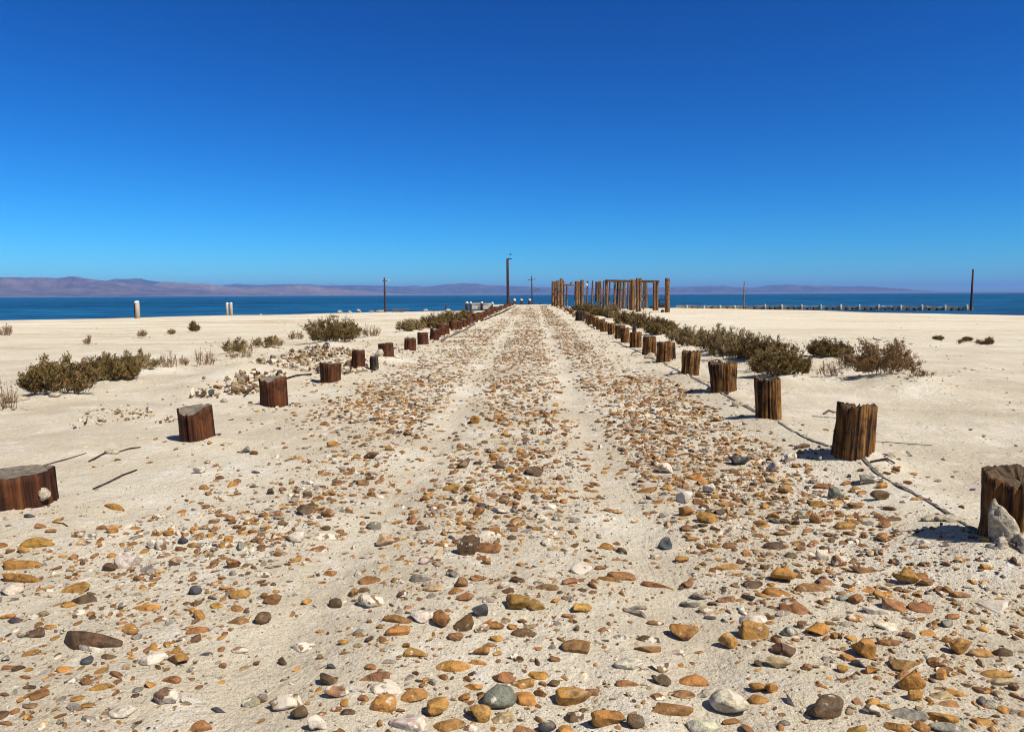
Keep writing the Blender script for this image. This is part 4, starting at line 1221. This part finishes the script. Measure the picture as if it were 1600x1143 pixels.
for yy in np.arange(25, 112, .16):                                  # crust fallen along the far rows
    if g.uniform() < .75: RX.append(np.array([-3.75 + .0072 * (yy - 16) + g.normal(-.05, .22)])); RY.append(np.array([yy])); RS.append(np.array([g.uniform(.08, .26) * (1 if yy < 60 else 1.4)]))
    if yy > 40 or g.uniform() < .3: RX.append(np.array([3.15 + .004 * (yy - 20) + g.normal(.1, .30)])); RY.append(np.array([yy])); RS.append(np.array([g.uniform(.08, .28) * (1 if yy < 60 else 1.5)]))
RX, RY, RS = np.concatenate(RX), np.concatenate(RY), np.concatenate(RS)
d = np.hypot(RX[:, None] - SX, RY[:, None] - SY).min(1)
k = d > .20
RX, RY, RS = RX[k], RY[k], RS[k]
tag(scatter('barnacle_rubble', RX, RY, RS * .78, 2, {'w': .34, 't': .34, 'r': .10, 'b': .17, 'k': .05}, 53, protr=(.5, 1.5), flat=(.35, .95), tint=1.0), kind='stuff')
for k, (px, py, w, h, lab) in enumerate([
    (1016, 560, 18, 12, 'jagged white crust lump behind the grey stone, before the close set right stumps'),
    (1153, 634, 20, 13, 'pale crusted lump resting on the thick grey edging log'),
    (1110, 612, 14, 9, 'white ring shaped crust beside the fourth right stump'),
    (700, 487, 10, 6, 'pale stump remnant far down the left row'),
    (85, 777, 12, 14, 'crusted shell lump against the foot of the split left edge stump'),
    (1480, 813, 40, 12, 'flat pale crust slab in the shade left of the thickest right stump'),
    (1454, 812, 26, 10, 'brown crust piece left of the flat pale slab'),
    (1392, 714, 14, 10, 'reddish crust ball on the sand behind the second right stump'),
    (25, 627, 30, 13, 'pale grey rock under the edge of the big dense left shrub'),
    (87, 619, 18, 9, 'cream rock at the front of the big dense left shrub'),
    (350, 628, 12, 8, 'whitish stone half of a pair between the second and third left stumps')]):
    p = at(px, py)
    lump('crust_lump', p, (w * p.y / FPX, w * p.y / FPX * .7, h * p.y / FPX), 600 + k, M_CRUST, lab, 'crust', rough=.2, sink=.25)

# ================================================================== TIMBER FRAME RUIN
def onray(px, py, Y):
    d = ray(px, py)
    return CAM + d * (Y / d.y)
def zx(X): return 850 + X / 7.62
def zy(Y): return 420 + Y / 7.62

def post_geo(Xp, Yd, topY, wX, parent, seed, mat=M_POST, lean=None):
    px, tp = zx(Xp), zy(topY)
    t = onray(px, tp, Yd)
    zg = gz(t.x, Yd)
    h = t.z - zg
    r = max(.66 * wX / 7.62 * Yd / FPX, .09)
    b = MB()
    ln = random.uniform(-.03, .03) if lean is None else lean
    zz = [-.4, .0, h * .3, h * .65, h * .97, h]
    rr = [r * 1.06, r * 1.03, r, r * .97, r * .96, r * .88]
    b.tube([(ln * q, 0, q) for q in zz], rr, 12, .06)
    o = b.build('timber_post' if parent is None else 'post', mat, parent, True)
    return o, Vector((t.x, Yd, zg)), h

def post_depth(X, baseY): return at(zx(X), zy(baseY)).y

GP = 'free standing timber posts of the ruined pavilion'
FREE = [ # X, width, topY, baseY or None, depth, label
 (103, 22, 145, None, 104, 'leftmost tan timber post, at the end of the right row of stumps'),
 (133, 22, 148, None, 101, 'tan timber post, second from the left end of the pavilion posts'),
 (237, 12, 140, None, 106, 'thin timber post just right of the taller post near the left end'),
 (275, 12, 195, None, 108, 'thin short pole between the two left bundles of posts'),
 (515, 16, 140, None, 108, 'thin timber post with a white lump at its top left side'),
 (572, 15, 140, None, 106, 'thin timber post right of the one carrying a white lump'),
 (652, 10, 145, None, 100, 'slim timber post close behind the post in the gap of the pavilion'),
 (707, 15, 140, None, 104, 'slim timber post left of the near left corner of the beam frame'),
 (777, 15, 150, None, 103, 'slim far timber post just inside the left end of the top beam'),
 (840, 20, 155, None, 103, 'far timber post midway under the left part of the top beam'),
 (1024, 12, 130, None, 98, 'slim timber post behind the middle of the top beam'),
 (1187, 15, 150, None, 98, 'slim timber post under the right part of the top beam'),
 (1474, 42, 108, 515, None, 'thick timber post standing alone at the right end of the ruin'),
 (388, 24, 146, None, 84, 'weathered timber post inside the left bundle, between its first two posts'),
 (418, 22, 150, None, 88, 'weathered timber post inside the left bundle, behind its joined posts'),
 (1003, 16, 152, None, 96, 'slim timber post just left of the middle of the top beam'),
 (908, 18, 150, None, 88, 'timber post touching the right side of the stout middle left post'),
 (1078, 16, 148, None, 95, 'slim timber post behind the tall white crusted stub'),
 (630, 30, 150, 460, None, 'sturdy timber post in the gap left of the beam frame'),
 (675, 20, 145, 470, None, 'timber post with a white lump near its foot, left of the beam frame'),
]
for k, (X, w, tY, bY, dep, lab) in enumerate(FREE):
    Yd = dep or post_depth(X, bY)
    o, loc, h = post_geo(X, Yd, tY, w, None, k)
    o.location = loc
    tag(o, lab, 'post', GP)

def frame(posts, beams, label):
    root = None; info = {}
    for k, (X, w, tY, dep) in enumerate(posts):
        if root is None:
            t = onray(zx(X), zy(tY), dep)
            root = empty('pavilion_ruin', (t.x, dep, gz(t.x, dep)))
            tag(root, label, 'frame')
        o, loc, h = post_geo(X, dep, tY, w, root, k)
        o.location = loc - root.location
        info[k] = (loc, h)
    for (i, j, f0, f1, rad, ext, square) in beams:
        (a, ha), (c, hc) = info[i], info[j]
        A = a + Vector((0, 0, ha * f0)); B = c + Vector((0, 0, hc * f1))
        dv = (B - A).normalized()
        A, B = A - dv * ext - root.location, B + dv * ext - root.location
        b = MB()
        b.tube([A, A * .5 + B * .5 + Vector((0, 0, -.015)), B], rad, 4 if square else 7, .03)
        b.build('beam', M_POST if square else M_RUST, root, not square)
    return root
D = post_depth
frame([(747, 28, 128, D(747, 485)), (1115, 28, 108, D(1115, 513)), (1345, 26, 150, D(1345, 490)), (1315, 26, 150, D(1315, 492)), (1145, 24, 110, D(1145, 515) + 1.4), (1050, 36, 125, D(1050, 493)), (1213, 36, 150, D(1213, 462)),
       (885, 36, 150, D(885, 466)), (950, 28, 150, D(950, 475))],
      [(0, 2, .965, 1.0, .15, .45, True), (7, 8, .70, .70, .05, 1.2, False), (6, 2, .99, .99, .12, .2, True), (0, 7, .98, .99, .11, .3, True)],
      'right part of the ruined pavilion, tan posts joined by a long top beam')
frame([(166, 26, 135, 99), (206, 30, 113, 95), (373, 22, 145, D(373, 455) - 2), (403, 34, 145, D(403, 465)), (452, 34, 130, D(452, 475)), (430, 20, 150, D(430, 470) + 2)],
      [(1, 4, .80, .80, .10, .3, True), (0, 2, .45, .45, .07, .2, False), (1, 4, .42, .46, .06, .2, False), (0, 2, .80, .80, .09, .2, True)],
      'left part of the ruined pavilion, two bundles of posts joined by cross beams')

# dark metal box on the water side of the ruin
p = at(zx(1407), zy(462))
cab = empty('metal_box_frame', p)
tag(cab, 'dark rusted box frame with two prongs, left of the lone thick post', 'box frame')
u = p.y / FPX / 7.62
b = MB()
for sx in (-1, 1):
    for sy in (-1, 1): b.box((sx * 36 * u, sy * .3, 50 * u), (9 * u, .1, 100 * u))
b.box((0, 0, 20 * u), (80 * u, .7, 40 * u), rough=.02); b.box((0, 0, 98 * u), (84 * u, .74, 12 * u)); b.box((0, 0, 62 * u), (66 * u, .5, 5 * u)); b.box((0, 0, 52 * u), (66 * u, .5, 5 * u))
b.build('body', M_RUST, cab)
for sx in (-12, 22):
    b = MB(); b.tube([(sx * u, 0, 100 * u), (sx * u + .01, 0, 146 * u)], .035, 6); b.build('prong', M_RUST, cab)
for k, (X, Y, w, h, lab, mat) in enumerate([
    (585, 430, 38, 34, 'round white lump on the sand left of the beam frame posts', M_GUANO),
    (690, 392, 24, 34, 'white lump at the foot of a post left of the beam frame', M_GUANO),
    (1080, 460, 34, 128, 'tall white crusted stub under the middle of the top beam', M_CRUST),
    (1168, 440, 36, 92, 'pale crusted stub behind the middle front post of the beam frame', M_CRUST),
    (1216, 448, 34, 58, 'white lump at the foot of the post under the right beam', M_GUANO),
    (1275, 470, 40, 34, 'dark heap of debris at the foot of the right frame posts', M_RUST),
    (1412, 515, 40, 34, 'small dark debris left of the lone thick post', M_RUST),
    (1330, 490, 60, 22, 'low dark debris under the right corner of the beam frame', M_RUST),
    (990, 425, 70, 24, 'dark driftwood heap far under the left part of the beam', M_RUST),
    (720, 420, 80, 16, 'low timber wreck behind the posts left of the beam frame', M_POST)]):
    q = at(zx(X), zy(Y)); u = q.y / FPX / 7.62
    lump('debris_lump', q, (w * u, w * u * .8, h * u), 800 + k, mat, lab, 'debris', rough=.22, sink=.1)
# beach clutter thrown around the ruin
for k, (X, Y, w, lab) in enumerate([(515, 190, 24, 'white lump clinging near the top of a thin post')]):
    o_ = onray(zx(X - 8), zy(Y), 107.6); lump('debris_lump', o_, (.36, .3, .5), 840, M_GUANO, lab, 'debris', rough=.2, sink=.5)

# ================================================================== POLES
def pole(px, ty, base, wpx, label, mat=M_POLE, name='utility_pole', cat='pole', lean=0.0):
    t = onray(px, ty, base.y)
    root = empty(name, Vector((t.x - 0, base.y, gz(t.x, base.y))))
    h = t.z - root.location.z
    tag(root, label, cat)
    r = wpx * .5 * base.y / FPX
    b = MB(); b.tube([(-lean, 0, -1.5), (-lean, 0, 0), (-lean * .5, 0, h * .5), (0, 0, h)], [r * 1.1, r * 1.1, r, r * .85], 12, .03)
    b.build('shaft', mat, root, True)
    return root, h, r
p = at(793, 477); p.y = 124
rt_, h, r = pole(793, 404, p, 4.2, 'tall dark lamp pole with a short head, at the seaward end of the track', name='lamp_pole', cat='lamp pole', lean=-.08)
b = MB(); b.box((.30, 0, h - .02), (.75, .28, .16), rough=.02); b.box((.12, 0, h - .2), (.3, .1, .1)); b.build('lamp_head', M_RUST, rt_)
p = at(600, 487.0); p.y -= 3
rt_, h, r = pole(600.5, 433.5, p, 2.6, 'slim lamp pole with a lamp on each side, on the left shore', name='lamp_pole', cat='lamp pole')
u = p.y / FPX
b = MB(); b.tube([(-4.6 * u, 0, h - 5 * u), (6 * u, 0, h - 5 * u)], .045, 6); b.build('crossarm', M_RUST, rt_)
b = MB(); b.box((-5 * u, 0, h - 5.2 * u), (2.2 * u, .3, 1.3 * u), rough=.02); b.build('lamp_head', M_LAMP, rt_)
b = MB(); b.box((6.6 * u, 0, h - 4.6 * u), (3.2 * u, .3, 1.7 * u), rough=.02); b.build('lamp_head', M_LAMP, rt_)
p = Vector((0, 128, 0))
rt_, h, r = pole(830.6, 431, p, 1.7, 'cross shaped utility pole with sagging wires at the track end', lean=-.12)
u = p.y / FPX
b = MB(); b.tube([(-6.2 * u, 0, h - 6.2 * u), (6.2 * u, 0, h - 5 * u)], .05, 6); b.build('crossarm', M_POLE, rt_)
for pts in ([(1 * u, h - 13 * u), (4 * u, h - 18 * u), (9 * u, h - 20 * u), (14 * u, h - 23 * u)], [(1 * u, h - 22 * u), (6 * u, h - 23.5 * u), (13 * u, h - 21 * u)],
            [(0, h - 28 * u), (-8 * u, h - 29 * u), (-14 * u, h - 32 * u), (-17 * u, h - 37 * u)], [(3 * u, h - 24 * u), (8 * u, h - 19 * u), (12 * u, h - 22 * u)]):
    b = MB(); b.tube([(a, random.uniform(-.2, .2), c) for a, c in pts], .022, 5); b.build('wire', M_WIRE, rt_)
p = Vector((0, 132, 0)); pole(1163.2, 439.5, p, 2.2, 'shorter bare pole behind the middle of the sea wall', M_GREYWOOD)
p = Vector((0, 117, 0)); pole(1520.5, 420.5, p, 3.0, 'tall bare pole at the right end of the sea wall', M_POLE)

# ================================================================== SEA WALL (right)
A, B = onray(1056, 483, 141), onray(1521, 485, 118)
A.z = B.z = SEA
sw = empty('sea_wall', A, math.atan2(B.y - A.y, B.x - A.x))
tag(sw, 'long low timber and concrete sea wall of slabs and stub piles, right shore', 'sea wall')
Lw = (B - A).length
b = MB(); n = 40
for i in range(n):
    a0 = Lw * i / n; top = .58 + random.uniform(-.05, .07)
    b.box((a0 + Lw / n / 2, 0, top / 2 - .35), (Lw / n - .05, .35 + random.uniform(-.03, .03), top + .7), rough=.02)
b.build('wall_panel', M_WALL, sw)
def along(px):
    d = ray(px, 470); n_ = Vector((-(B.y - A.y), B.x - A.x, 0)).normalized()
    t = (A - CAM).dot(n_) / d.dot(n_)
    return ((CAM + d * t) - A).dot((B - A).normalized())
BIG = [1074, 1101, 1126, 1149, 1196, 1222, 1253, 1283, 1314, 1343, 1373, 1408, 1441, 1477, 1511]
SML = []
for a, c in zip(BIG[:-1], BIG[1:]):
    m = 1 if c - a < 26 else 2
    SML += [a + (c - a) * (k + 1) / (m + 1) for k in range(m)]
for px in BIG:
    b = MB(); hh = random.uniform(.78, .92) if px > 1160 else .68
    b.tube([(0, 0, -.6), (0, 0, hh - .05), (0, 0, hh)], [.2, .19, .15], 9, .06)
    o = b.build('pile', M_WALL, sw, True); o.location = (along(px), -.30, 0)
for px in SML:
    b = MB(); b.tube([(0, 0, -.6), (0, 0, .30), (0, 0, .36)], [.24, .23, .2], 9, .06)
    o = b.build('stub_pile', M_DARKWOOD, sw, True); o.location = (along(px), -.42, 0)
for px, w in ((1383, 14), (1395, 10), (1451, 9)):
    lump('crust_lump', Vector((*(A + (B - A).normalized() * along(px)).xy, SEA + .50)), (w * .1, .4, .18), int(px), M_BEIGE, f'pale lump on top of the sea wall, ' + {1383: 'the longest of three', 1395: 'the middle one of three', 1451: 'the one nearest the tall pole'}[px], 'crust', sink=.2)

# ================================================================== PIER REMAINS (left of the track end)
def piling(px, by, ty, wpx, label, cap=True, mat=M_POST, Y=None, group=None):
    p = at(px, by)
    if Y: t0 = onray(px, by, Y); p = Vector((t0.x, Y, gz(t0.x, Y)))
    h = max(.25, height_at(p, ty, px)); r = wpx * .5 * p.y / FPX
    root = empty('piling', p); tag(root, label, 'piling', group)
    b = MB(); b.tube([(0, 0, -.8), (0, 0, h * .5), (0, 0, h * .96)], [r * 1.1, r, r], 10, .12)
    b.build('shaft', mat, root, True)
    if cap:
        g_ = np.random.default_rng(int(px * 7)); V, F = ICO[2]
        P = V * (1 + wob(V, g_, .18, 3))[:, None] * np.array([r * 1.12, r * 1.12, max(.20, r * .8)])
        P[:, 2] += h
        make('guano_cap', P, F, M_GUANO, root)
    return root
GC = 'white capped pilings of the ruined pier'
piling(215, 496, 472, 6.5, 'thick crusted piling with a small white cap, leftmost in the water edge', Y=86, mat=M_CRUST)
piling(211.5, 496, 475, 2.4, 'dark thin piling strapped to the left side of the thickest crusted piling', cap=False, mat=M_DARKWOOD, Y=86.3)
piling(355.7, 492, 474.5, 4.2, 'left of a close pair of white capped pilings on the left shore', Y=100, mat=M_CRUST)
piling(361.8, 492, 474.5, 4.2, 'right of a close pair of white capped pilings on the left shore', Y=100, mat=M_CRUST)
piling(697, 486, 475, 2.2, 'short dark stub piling standing alone between the lamp pole and the pier blocks', cap=False, mat=M_DARKWOOD)
PX = [(729.5, 485, 473, 4.2, 'leftmost white capped piling of the pier blocks'), (735.5, 484, 473, 3.6, 'white capped piling touching the leftmost one of the pier blocks'),
      (753, 483, 473, 3.6, 'white capped piling between the two left concrete slabs'), (769.5, 483, 474, 3.6, 'white capped piling with a tilted top, right of the second slab'),
      (777, 478, 473, 1.8, 'thin pale piling behind the right concrete slab'), (804, 476, 468.5, 3.8, 'tall white capped piling just right of the tall lamp pole'),
      (815, 475, 468.5, 4.0, 'white capped piling left of the cross shaped pole'), (827.5, 475, 468.5, 4.4, 'broad white capped piling touching the cross shaped pole'),
      (844.5, 475, 472, 2.8, 'low dark piling alone on the pier edge, left of the pavilion')]
for px, by, ty, w, lab in PX:
    piling(px, by, ty, w, lab, cap='thin' not in lab and 'low dark' not in lab, mat=M_DARKWOOD, Y=118 if by > 477 else 126, group=GC)
def slab(px0, px1, ty, by, Y, label, depth=1.2, mat=M_BEIGE, name='concrete_slab', tilt=0.0, cat='slab'):
    a, c = onray(px0, ty, Y), onray(px1, by, Y)
    b = MB(); w = c.x - a.x; h = max(.15, a.z - c.z)
    b.box((0, 0, 0), (w, depth, h), rough=.05)
    o = b.build(name, mat)
    o.location = ((a.x + c.x) / 2, Y + depth / 2 + .1, (a.z + c.z) / 2); o.rotation_euler = (0, tilt, 0)
    return tag(o, label, cat)
slab(736.5, 752, 477.5, 483, 118.3, 'pale concrete slab between the two leftmost white capped pilings and the third')
slab(737, 752, 473.5, 476.3, 119.8, 'tan concrete beam above and behind the leftmost slab', depth=.6)
slab(755, 768.5, 477.5, 482, 118.2, 'pale concrete slab, middle one of the pier blocks', tilt=.02)
slab(755, 767, 474, 476.2, 119.6, 'tan concrete beam above and behind the middle slab', depth=.6)
slab(771, 788, 476, 479.2, 117.5, 'white top slab of the right pier block', mat=M_GUANO, depth=2.0)
slab(772, 781, 479.5, 484, 117.8, 'pale block under the white top slab, left half')
slab(787, 790.5, 477, 484, 117.6, 'narrow white block at the right end of the pier blocks', mat=M_GUANO)
slab(781.5, 786.5, 479.5, 483.5, 117.3, 'square brown timber block below the white top slab', mat=M_CREO, name='timber_block', cat='block', depth=.6)
slab(794, 800, 475.5, 480.5, 118.5, 'square rust brown block right of the lamp pole foot', mat=M_CREO, name='timber_block', cat='block', depth=.5)
slab(806, 864, 475.0, 476.6, 129.0, 'long dark retaining timber across the far end of the track', mat=M_DARKWOOD, name='retaining_timber', cat='timber', depth=.4)

# low timber fence by the two lamp pole
p = at(622, 487); p.y -= 2.5
fr = empty('low_fence', Vector((p.x, p.y, gz(p.x, p.y)))); tag(fr, 'low weathered timber rail fence at the foot of the slim lamp pole', 'fence')
u = p.y / FPX
def railb(nm, x0, x1, z0, z1, d=.12, dy=0):
    b = MB(); b.box(((x0 + x1) / 2 * u, dy, (z0 + z1) / 2 * u), ((x1 - x0) * u, d, (z1 - z0) * u), rough=.01); b.build(nm, M_GREYWOOD, fr)
railb('top_rail', -18, 21, 4.6, 5.6)
for x in (-4.5, 12.5, 19.5): railb('fence_post', x, x + 1.4, -2, 5.4, .16, -.15)
railb('rail', -4, 13, 2.6, 3.6, .1, -.03); railb('rail', -4, 13, .5, 1.7, .1, -.03)

for k, (px, py, w, h, lab) in enumerate([(564, 487.5, 9, 6, 'peaked white rock on the left shore, largest of its line'), (535, 488, 9, 5, 'white rock at the left end of the shore line of rocks'),
    (550, 488, 8, 3, 'flat white rock between the peaked rock and the leftmost one'), (583, 487, 10, 3, 'low white rock between the peaked rock and the slim lamp pole'),
    (414, 491.5, 5, 2.5, 'small white rock alone at the left waterline'), (597, 487, 14, 4, 'pale rock at the foot of the slim lamp pole')]):
    q = at(px, py); q.y -= 1.5; u = q.y / FPX
    lump('shore_rock', Vector((q.x, q.y, gz(q.x, q.y))), (w * u * .8, w * u * .6, h * u * .95), 860 + k, M_CRUST, lab, 'rock', rough=.3, sink=.15)
def bird(loc, label, seed, flying=False, mat=M_GUANO, s=1.0):
    V, F = ICO[2]
    P = V * np.array([.16, .09, .09]) * s
    P[:, 2] += np.clip(P[:, 0], 0, 1) * .5
    mb = MB(); mb.add(P, [tuple(f) for f in F])
    mb.add(V * .06 * s + np.array([.17, 0, .13]) * s, [tuple(f) for f in F])
    mb.tube([np.array((.21, 0, .13)) * s, np.array((.28, 0, .12)) * s], [.015 * s, .004 * s], 5)
    mb.tube([np.array((-.12, 0, .0)) * s, np.array((-.26, 0, -.03)) * s], [.05 * s, .03 * s], 6, 0, .3)
    if flying:
        for q in (-1, 1):
            mb.tube([np.array((0, .05 * q, .05)) * s, np.array((.03, .28 * q, .16)) * s, np.array((-.05, .52 * q, .10)) * s], [.09 * s, .08 * s, .02 * s], 6, 0, .15)
    else:
        for q in (-1, 1): mb.tube([np.array((.0, .03 * q, -.05)) * s, np.array((.01, .03 * q, -.2)) * s], [.012 * s, .010 * s], 5)
    o = mb.build('bird', mat, None, True); o.location = loc; o.rotation_euler = (0, 0, seed)
    return tag(o, label, 'bird')
for px, lab in ((666.5, 'left one of two white gulls standing on the left shore'), (670, 'right one of two white gulls standing on the left shore')):
    q = at(px, 486); q.y -= 2; bird(Vector((q.x, q.y, gz(q.x, q.y) + .2)), lab, px, s=1.0)
bird(onray(797.6, 397.8, 124), 'small dark bird flying above the tall lamp pole', 1.0, True, M_RUST, 1.0)
bird(onray(zx(320), zy(172), 92.0), 'dark bird perched on the upper cross beam of the left posts', .4, False, M_RUST, 1.0)
